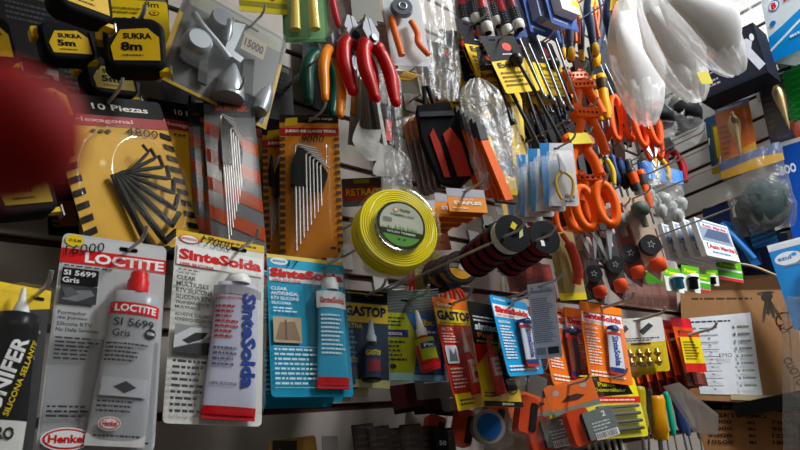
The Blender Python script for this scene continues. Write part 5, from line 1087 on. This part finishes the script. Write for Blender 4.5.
P = place((789, 240), (818, 325), 48, .30, 'R', yaw=10); W, H = P.w, P.h
o = card(P, 'faucet_card', 'bright blue card with white circle logo at the right edge', 'card', '#1c88d0', [('r', 0, 0, 1, .08, '#d8dce0'), ('c', .36, .20, .30, '#e8ecf0', .16), ('t', 'azul', .28, .19, .30, .05, '#2c78b8', 0, .03), ('c', .5, .17, .06, '#3098d8', .04), ('l', .2, .26, .6, .30, 1, '#8c9ca8')], slot=None)
mb = MB(); mb.sweep(curvepts([(.1*W, -.01, -.36*H), (.25*W, -.03, -.38*H), (.5*W, -.03, -.55*H), (.6*W, -.02, -.9*H)]), .05*W, CHROME, 10); mb.build('faucet', o)
blister(o, W, H, .05, .03, 1, .98, .03, .1)
# white boxes with red and blue lettering
P = place((707, 247), (706, 270), 40, .22, yaw=-52, pitch=0)
def mirbox(k):
    P = place((711-11*k, 222+2*k), (724-12*k, 259+1*k), 34, .26-.03*k, sl=.26); W, H = P.w, P.h
    o = thing('carton', ('front', 'second', 'third', 'rearmost')[k]+' of the small white boxes with red lettering', 'box', P, 'small white boxes with red lettering')
    mb = MB(); mb.box(-W/2, 0, -H, W/2, .012, 0, C('#d8dadc', .45)); mb.build('box_body', o)
    mp = MB(); art(mp, W, H, [('r', .04, .05, .96, .6, '#8c98a8'), ('p', [(.1, .5), (.4, .12), (.9, .15), (.9, .5)], '#4c5c78'), ('r', .12, .10, .92, .22, '#e0e4e8'), ('t', 'Auto Marcha', .52, .16, .72, .09, '#b02030', 0, .04), ('r', .0, .60, 1, 1, '#e0e2e4'), ('t', 'Auto Marcha', .54, .72, .76, .12, '#b02030', 0, .05), ('l', .2, .82, .9, .92, 1, '#3c80c0'), ('t', '[', .12, .72, .04, .16, '#222228'), ('t', ']', .95, .72, .04, .16, '#222228')]); mp.build('printed_face', o)
for k in range(4): mirbox(k)
# small green packs
for k, (a, b, w, lab, kind) in enumerate((((671, 268), (676, 292), 18, 'first small green and white pack from the left, round blue pot on it', 0), ((690, 266), (692, 292), 18, 'second small green pack from the left, with black and white pot', 1), ((702, 274), (703, 292), 16, 'third small pack from the left, plain green with white edge', 2), ((711, 270), (713, 286), 13, 'white topped pot pack next to the rightmost green box', 1), ((728, 262), (731, 281), 26, 'rightmost small green and red-striped box', 3))):
    P = place(a, b, w, .24, sl=.18 if k != 3 else 0); W, H = P.w, P.h
    o = card(P, 'glue_pack', lab, 'small pack', '#d8dcd4', [('r', 0, 0, 1, .38, '#58a81c'), ('t', 'Power', .5, .2, .7, .16, '#d8d81c', 0, .04)]+([('r', 0, .5, 1, .8, '#4c9c2c'), ('r', 0, .85, 1, 1, '#b83038')] if kind >= 2 else []), slot=None)
    if kind < 2: mb = MB(); mb.lathe([(.18*W, 0), (.26*W, .02*H), (.26*W, .14*H), (.2*W, .16*H), (.22*W, .5*H), (.15*W, .52*H)], (0, -.2*W, -.4*H), (0, 0, -1), C('#3c88b0' if kind == 0 else '#22262c', .4), 14); mb.build('pot', o); mb = MB(); mb.lathe([(.1*W, -.01*H), (.27*W, 0), (.27*W, .12*H)], (0, -.2*W, -.4*H), (0, 0, -1), C('#e8e8e8', .4), 14); mb.build('pot_lid', o)
for k in range(3):
    P = place((650+6*k, 272+1*k), (652+6*k, 284), 12, .15, yaw=-20); card(P, 'glue_pack', 'green leafy pack partly hidden left of the small green packs, '+NTH[k]+' one', 'small pack', '#3c7c1c', [], slot=None)
for k in range(6):
    P = place((630+8*k, 284), (632+8*k, 306+.8*k), 12, .16+.005*k, yaw=-30); card(P, 'tool_card', NTH[k]+' brown plastic pack from the left, below the wheel packs', 'small pack', '#6c4840', [('r', .1, .1, .9, .45, '#7c5850'), ('r', .1, .55, .9, .9, '#58382f')], slot=None)
# ------------------------------------------------------------------ cardboard box on its shelf with the price list
shz = on_right(743, 405).z
PB = on_right(743, 350, .22)
cb = C('#9a7350', .75, bump=.3)
P = place((736, 290), (744, 402), 118, .24, 'R', yaw=25); W, H = P.w, P.h
o = thing('cardboard_box', 'brown cardboard box on the black shelf, with a price list taped on', 'cardboard box', P)
mb = MB(); mb.box(-W/2, 0, -H, W/2, .20, 0, cb); mb.build('carton', o)
mb = MB(); mb.add([(-W/2, 0, 0), (W/2, 0, 0), (W*.42, -.02, .13*H), (-W*.40, -.02, .10*H)], [(0, 1, 2, 3)], cb); mb.add([(-W/2, .2, 0), (W/2, .2, 0), (W*.46, .24, .2*H), (-W*.45, .24, .2*H)], [(0, 1, 2, 3)], C('#7c5a3c', .8)); mb.build('flap', o)
mp = MB(); art(mp, W, H, [('l', .1, .06, .7, .10, 1, '#4c3420'), ('t', 'ALT', .87, .35, .10, .06, '#2c1c14', -60), ('t', 'CUOTO', .93, .72, .25, .08, '#2c1c14', -65), ('r', .92, .0, .925, 1, '#6c4c34')]); mp.build('marker_writing', o)
P2 = Place(); P2.__dict__.update(P.__dict__); P2.M = P.M @ Matrix.Translation((-.16*W, -.001, -.25*H)) @ Matrix.Rotation(math.radians(-3), 4, 'Y'); P2.w = .56*W; P2.h = .70*H; W2, H2 = P2.w, P2.h
o = thing('price_list', 'white handwritten price list taped to the cardboard box', 'paper', P2)
mb = MB(); mb.prism([(-.5*W2, 0), (.48*W2, .04*H2), (.5*W2, -H2), (-.44*W2, -.98*H2)], -.0006, 0, C('#dfe4ea', .6)); mb.build('sheet', o)
mb = MB(); cm = [('l', .03, .03, .8, .08, 1, '#303038')]
for k in range(9):
    v = .14+.093*k; cm += [('t', '100', .07, v, .07, .03, '#303038'), ('r', .16, v-.004, .44, v+.004, '#404048'), ('t', 'x', .30, v+.04, .05, .02, '#303038'), ('t', ('$ 4500', '$ 6000', '$ 18000', '$ 25000', '$ 3200', '$ 24000', '$ 42000', '$ 54000', '$ 48000')[k], .80, v, .26, .035, '#303038' if k % 2 else '#4c6a1c', 0, .03)]
cm.append(('t', 'EMO', .52, .50, .2, .05, '#303038', 0, .0)); art(mb, W2, H2, cm, -.0006); mb.build('writing', o)
P3 = Place(); P3.__dict__.update(P.__dict__); P3.M = P.M @ Matrix.Translation((.14*W, -.0015, -.935*H)); P3.w = .5*W; P3.h = .05*H; mb = MB(); mb.prism(rr(-P3.w/2, -P3.h, P3.w/2, 0, .001), -.0006, 0, C('#b8a888', .5)); solo(mb, 'paper_strip', 'pale paper strip along the bottom of the cardboard box', 'paper', P3)
# keys
P = place((766, 292), (774, 326), 26, .26, 'R', yaw=10); W, H = P.w, P.h
o = thing('key_bunch', 'bunch of grey keys hanging on the cardboard box', 'keys', P)
for k in range(4):
    L = H*(.95-.12*(k % 3)); mb = MB(); mb.prism(circ(0, -.16*H, .15*H, .13*H, 14), -.0022, 0, C('#8c8a84', .4, .7)); mb.prism([(-.05*H, -.27*H), (.05*H, -.27*H), (.05*H, -.5*H), (.02*H, -.55*H), (.05*H, -.62*H), (.03*H, -.9*L), (0, -L), (-.05*H, -.93*L)], -.0018, -.0004, C('#a09c90', .4, .7)); q = mb.build('key', o); local(q, (-.1+.07*k)*W, -.004-.003*k, 0, -20+13*k)
mb = MB(); mb.torus((0, -.012, -.05*H), (0, 0, 1), .3*W, .0025, STEEL, 18, 6); mb.build('key_ring', o)
A = place((782, 312), (788, 330), 8, .26, 'R', yaw=0); mb = MB(); mb.torus((0, 0, -A.h/2), (0, 1, 0), A.h*.45, .002, C('#a82c20', .4), 18, 6); solo(mb, 'rubber_band', 'thin red ring at the right of the bunch of keys', 'ring', A)
# cord
mb = MB(); mb.sweep(curvepts([tuple(on_right(734, 263, .26)), tuple(on_right(752, 266, .26)), tuple(on_right(768, 272, .27)), tuple(on_right(786, 280, .27))]), .003, C('#b8a488', .5), 8); solo(mb, 'cream_cord', 'cream cord crossing above the cardboard box', 'cord')
# shelf
z = on_right(743, 402.5, .24).z
mb = MB(); mb.box(X1-.28, -.1, z-.028, X1-.001, .70, z-.001, C('#2a2624', .5)); mb.box(X1-.285, -.1, z-.034, X1-.28, .70, z+.000, C('#121214', .5)); o = mb.build('wall_shelf'); tag(o, 'dark shelf carrying the upper cardboard box', 'shelf')
P = place((748, 411), (758, 520), 130, .24, 'R', yaw=25); W, H = P.w, P.h
o = thing('cardboard_box', 'lower brown cardboard box under the shelf, covered in handwritten figures', 'cardboard box', P)
mb = MB(); mb.box(-W/2, 0, -H, W/2, .20, 0, C('#8c6444', .75, bump=.3)); mb.build('carton', o)
cm = [('t', '12', .12, .065, .05, .035, '#2c1c14'), ('t', 'SET', .33, .05, .14, .04, '#2c1c14'), ('t', 'EMO', .56, .045, .16, .04, '#2c1c14')]
for k, (a, b, c) in enumerate((('10000', 'MA', '7000'), ('13000', 'MA', '9000'), ('9000', 'MA', '12500'), ('10500', 'MA', '18000'))): cm += [('t', a, .26, .11+.065*k, .20, .038, '#2c1c14'), ('t', b, .52, .11+.062*k, .06, .03, '#2c1c14'), ('t', c, .76, .10+.062*k, .18, .038, '#2c1c14'), ]
mp = MB(); art(mp, W, H, cm); mp.build('marker_writing', o)
z2 = on_right(748, 520, .24).z
mb = MB(); mb.box(X1-.28, -.1, z2-.03, X1-.001, .70, z2-.001, C('#2a2624', .5)); o = mb.build('wall_shelf'); tag(o, 'lower shelf under the handwritten cardboard box, below the picture', 'shelf')
# clear bag at right edge and bag in front of the lower tools
P = place((794, 296), (796, 470), 26, .34, 'R', yaw=10); solo(bagmesh(P.w, P.h, P.w*.5, DULLBAG, 81, neck=.6, amp=.4), 'plastic_bag', 'long dull clear bag down the right edge, over the cardboard boxes', 'plastic bag', P)
P = place((684, 384), (700, 440), 42, .22, yaw=-30); W, H = P.w, P.h
mb = MB(); mb.prism([(-.5*W, 0), (-.2*W, .03*H), (.5*W, -.62*H), (.35*W, -.95*H), (-.1*W, -.85*H)], -.012, 0, clear('grey_bag', milk=.5, spec=.06, rough=.3, milkcol='#8c847c')); solo(mb, 'plastic_bag', 'grey clear bag hanging at an angle beside the handwritten box', 'plastic bag', P)
# lower tools
LT = [((634, 388), (640, 456), 14, '#a8941c', 'yellow screwdriver bit holder'), ((650, 398), (656, 460), 18, '#c88c1c', 'amber packed tool'), ((664, 392), (676, 456), 6, '#1c9c7c', 'thin teal-topped tool'), ((671, 392), (684, 452), 9, '#22305c', 'navy pencil-like tool'), ((659, 396), (668, 460), 6, '#d0b020', 'thin yellow rod tool'), ((678, 400), (690, 452), 7, '#3c4c70', 'slim blue-grey tool'), ((644, 390), (646, 452), 10, '#3a3428', 'dark slim tool'), ((694, 410), (700, 452), 6, '#6c5c50', 'brown slim tool')]
for a, b, w, c, lab in LT:
    P = place(a, b, w, .14, yaw=-25); screwdriver(P, lab+', hanging under the thin orange cards', c, shaft=.3)
for a, b, w, c, lab in (((600, 432), (606, 470), 44, '#22221e', 'dark card with white forked pieces at the bottom edge'),):
    P = place(a, b, w, .14, yaw=-20); W, H = P.w, P.h; o = card(P, 'tool_card', lab, 'card', c, [('r', 0, 0, .3, .3, '#6c8c2c')], slot=None)
    for k in range(6): mb = MB(); mb.sweep([((-.4+.15*k)*W, -.01, -.1*H), ((-.36+.15*k)*W, -.01, -.8*H)], .003, C('#b8b8b0', .4), 6); mb.build('fork', o)
# solder spool and bottom goods
P = place((482, 411), (486, 446), 30, .12, yaw=-35); W, H = P.w, P.h
o = thing('solder_spool', 'solder spool with a blue ring under the yellow adhesive card', 'solder spool', P)
mb = MB()
for j in range(6): mb.torus((0, -.004-.004*j, -.5*H), (0, 1, 0), .40*H, .0025, C('#8c8884', .35, .6), 24, 6)
mb.build('wire', o); mb = MB(); mb.lathe([(.25*H, 0), (.48*H, 0), (.48*H, .002), (.25*H, .002)], (0, -.028, -.5*H), (0, -1, 0), C('#a8a4a0', .4), 26, smooth=False); mb.lathe([(.22*H, 0), (.36*H, 0), (.36*H, .003), (.22*H, .003)], (0, -.0295, -.5*H), (0, -1, 0), C('#2464b4', .4), 26, smooth=False); mb.build('flange', o)
P = place((440, 428), (444, 470), 14, .10, yaw=-10); card(P, 'price_tag', 'small black tag with pale number at the bottom edge', 'tag', '#151515', [('t', '50', .6, .36, .5, .12, '#b8b8b8', 0, .03)], slot=None)
P = place((292, 438), (296, 470), 48, .10, yaw=0); card(P, 'tool_card', 'dark amber card cut by the bottom edge under the blue silicone cards', 'card', '#70501c', [('p', [(.1, .0), (.6, .1), (.5, 1), (.0, 1)], '#1c1814')], slot=None)
P = place((330, 436), (332, 470), 16, .12, yaw=0); card(P, 'tool_card', 'small grey card at the bottom edge right of the amber one', 'card', '#5c5854', [], slot=None)
for k in range(6):
    P = place((362+16*k, 424+2*(k % 3)), (368+16*k, 470), 22, .08+.01*(k % 2), yaw=-15); W, H = P.w, P.h
    o = card(P, 'clear_pack', NTH[k]+' dark clear pack from the left along the bottom edge', 'card', '#2c2220', [('l', .1, .2, .9, .9, 5, '#4c3c38')], slot=None); blister(o, W, H, .05, .05, .95, .95, .01, .1)
P = place((590, 396), (596, 440), 20, .09, yaw=-20); card(P, 'tool_card', 'brick red pack behind the orange-headed clamshell', 'card', '#7c2c1c', [], slot=None)
# ------------------------------------------------------------------ fingertip before the lens
d0 = ray(-40, 129).normalized(); d1 = ray(66, 140).normalized()
a = CAM+d0*.052; b = CAM+d1*.047; ax = (b-a).normalized(); r = .0046
mb = MB(); base = a-ax*.045
prof = [(r*1.25, 0), (r*1.2, .015), (r*1.25, .024), (r*1.1, .035), (r*1.05, (b-base).length-.008), (r*.98, (b-base).length-.004), (r*.75, (b-base).length-.0012), (r*.35, (b-base).length), (0, (b-base).length+.0002)]
mb.lathe(prof, tuple(base), tuple(ax), C('#8c0c10', .6), 22)
o = mb.build('finger'); tag(o, 'blurred dark red fingertip close to the lens at the left edge', 'finger')

# ------------------------------------------------------------------ dim tools deep between the orange tools and the white slats
rg = random.Random(5)
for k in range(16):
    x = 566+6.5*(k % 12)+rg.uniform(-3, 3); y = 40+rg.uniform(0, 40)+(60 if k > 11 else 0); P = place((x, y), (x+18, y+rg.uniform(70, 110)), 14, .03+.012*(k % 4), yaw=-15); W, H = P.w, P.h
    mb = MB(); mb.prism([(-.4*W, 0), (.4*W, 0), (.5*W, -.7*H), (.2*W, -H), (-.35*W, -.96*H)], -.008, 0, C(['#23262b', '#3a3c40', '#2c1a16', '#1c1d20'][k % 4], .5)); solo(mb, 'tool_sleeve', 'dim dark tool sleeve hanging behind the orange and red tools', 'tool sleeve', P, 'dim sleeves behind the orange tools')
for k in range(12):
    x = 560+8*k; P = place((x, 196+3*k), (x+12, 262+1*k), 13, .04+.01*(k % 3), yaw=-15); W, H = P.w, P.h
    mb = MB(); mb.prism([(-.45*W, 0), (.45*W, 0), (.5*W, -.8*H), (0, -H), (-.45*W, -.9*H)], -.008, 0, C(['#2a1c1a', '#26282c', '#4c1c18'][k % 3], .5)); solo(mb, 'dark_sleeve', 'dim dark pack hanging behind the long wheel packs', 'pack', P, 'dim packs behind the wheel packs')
# ------------------------------------------------------------------ camera, light, world
cd = bpy.data.cameras.new('camera'); co = bpy.data.objects.new('camera', cd); COL.objects.link(co)
cd.sensor_width = 36; cd.lens = F/800*36; cd.clip_start = .005; cd.clip_end = 30
cx, cy, cz = (RC @ Vector((1, 0, 0))), -(RC @ Vector((0, 1, 0))), -(RC @ Vector((0, 0, 1)))
M = Matrix.Identity(4)
for i in range(3): M[i][0] = cx[i]; M[i][1] = cy[i]; M[i][2] = cz[i]; M[i][3] = CAM[i]
co.matrix_world = M
cd.dof.use_dof = True; cd.dof.focus_distance = 1.15; cd.dof.aperture_fstop = cd.lens/1.8
bpy.context.scene.camera = co
def area(name, loc, target, sx, sy, power, col=(1, 1, 1)):
    l = bpy.data.lights.new(name, 'AREA'); l.shape = 'RECTANGLE'; l.size = sx; l.size_y = sy; l.energy = power; l.color = col
    o = bpy.data.objects.new(name, l); COL.objects.link(o); o.location = loc
    o.rotation_euler = (Vector(target)-Vector(loc)).to_track_quat('-Z', 'Y').to_euler(); return o
area('ceiling_lamp', (1.42, -.55, 2.95), (1.55, .2, 1.9), .2, .9, 50, (.95, .98, 1))
area('shop_lamp', (.1, -1.7, 3.12), (.3, .6, 1.5), 1.2, .3, 9, (1, .95, .9))
w = bpy.data.worlds.new('world'); bpy.context.scene.world = w; w.use_nodes = True
w.node_tree.nodes['Background'].inputs[0].default_value = (.5, .52, .55, 1); w.node_tree.nodes['Background'].inputs[1].default_value = .1
vs = bpy.context.scene.view_settings; vs.view_transform = 'Standard'; vs.look = 'None'; vs.gamma = 1; vs.use_curve_mapping = False; vs.exposure = 0.0
bpy.context.scene.cycles.transparent_max_bounces = 24
bpy.context.view_layer.update()
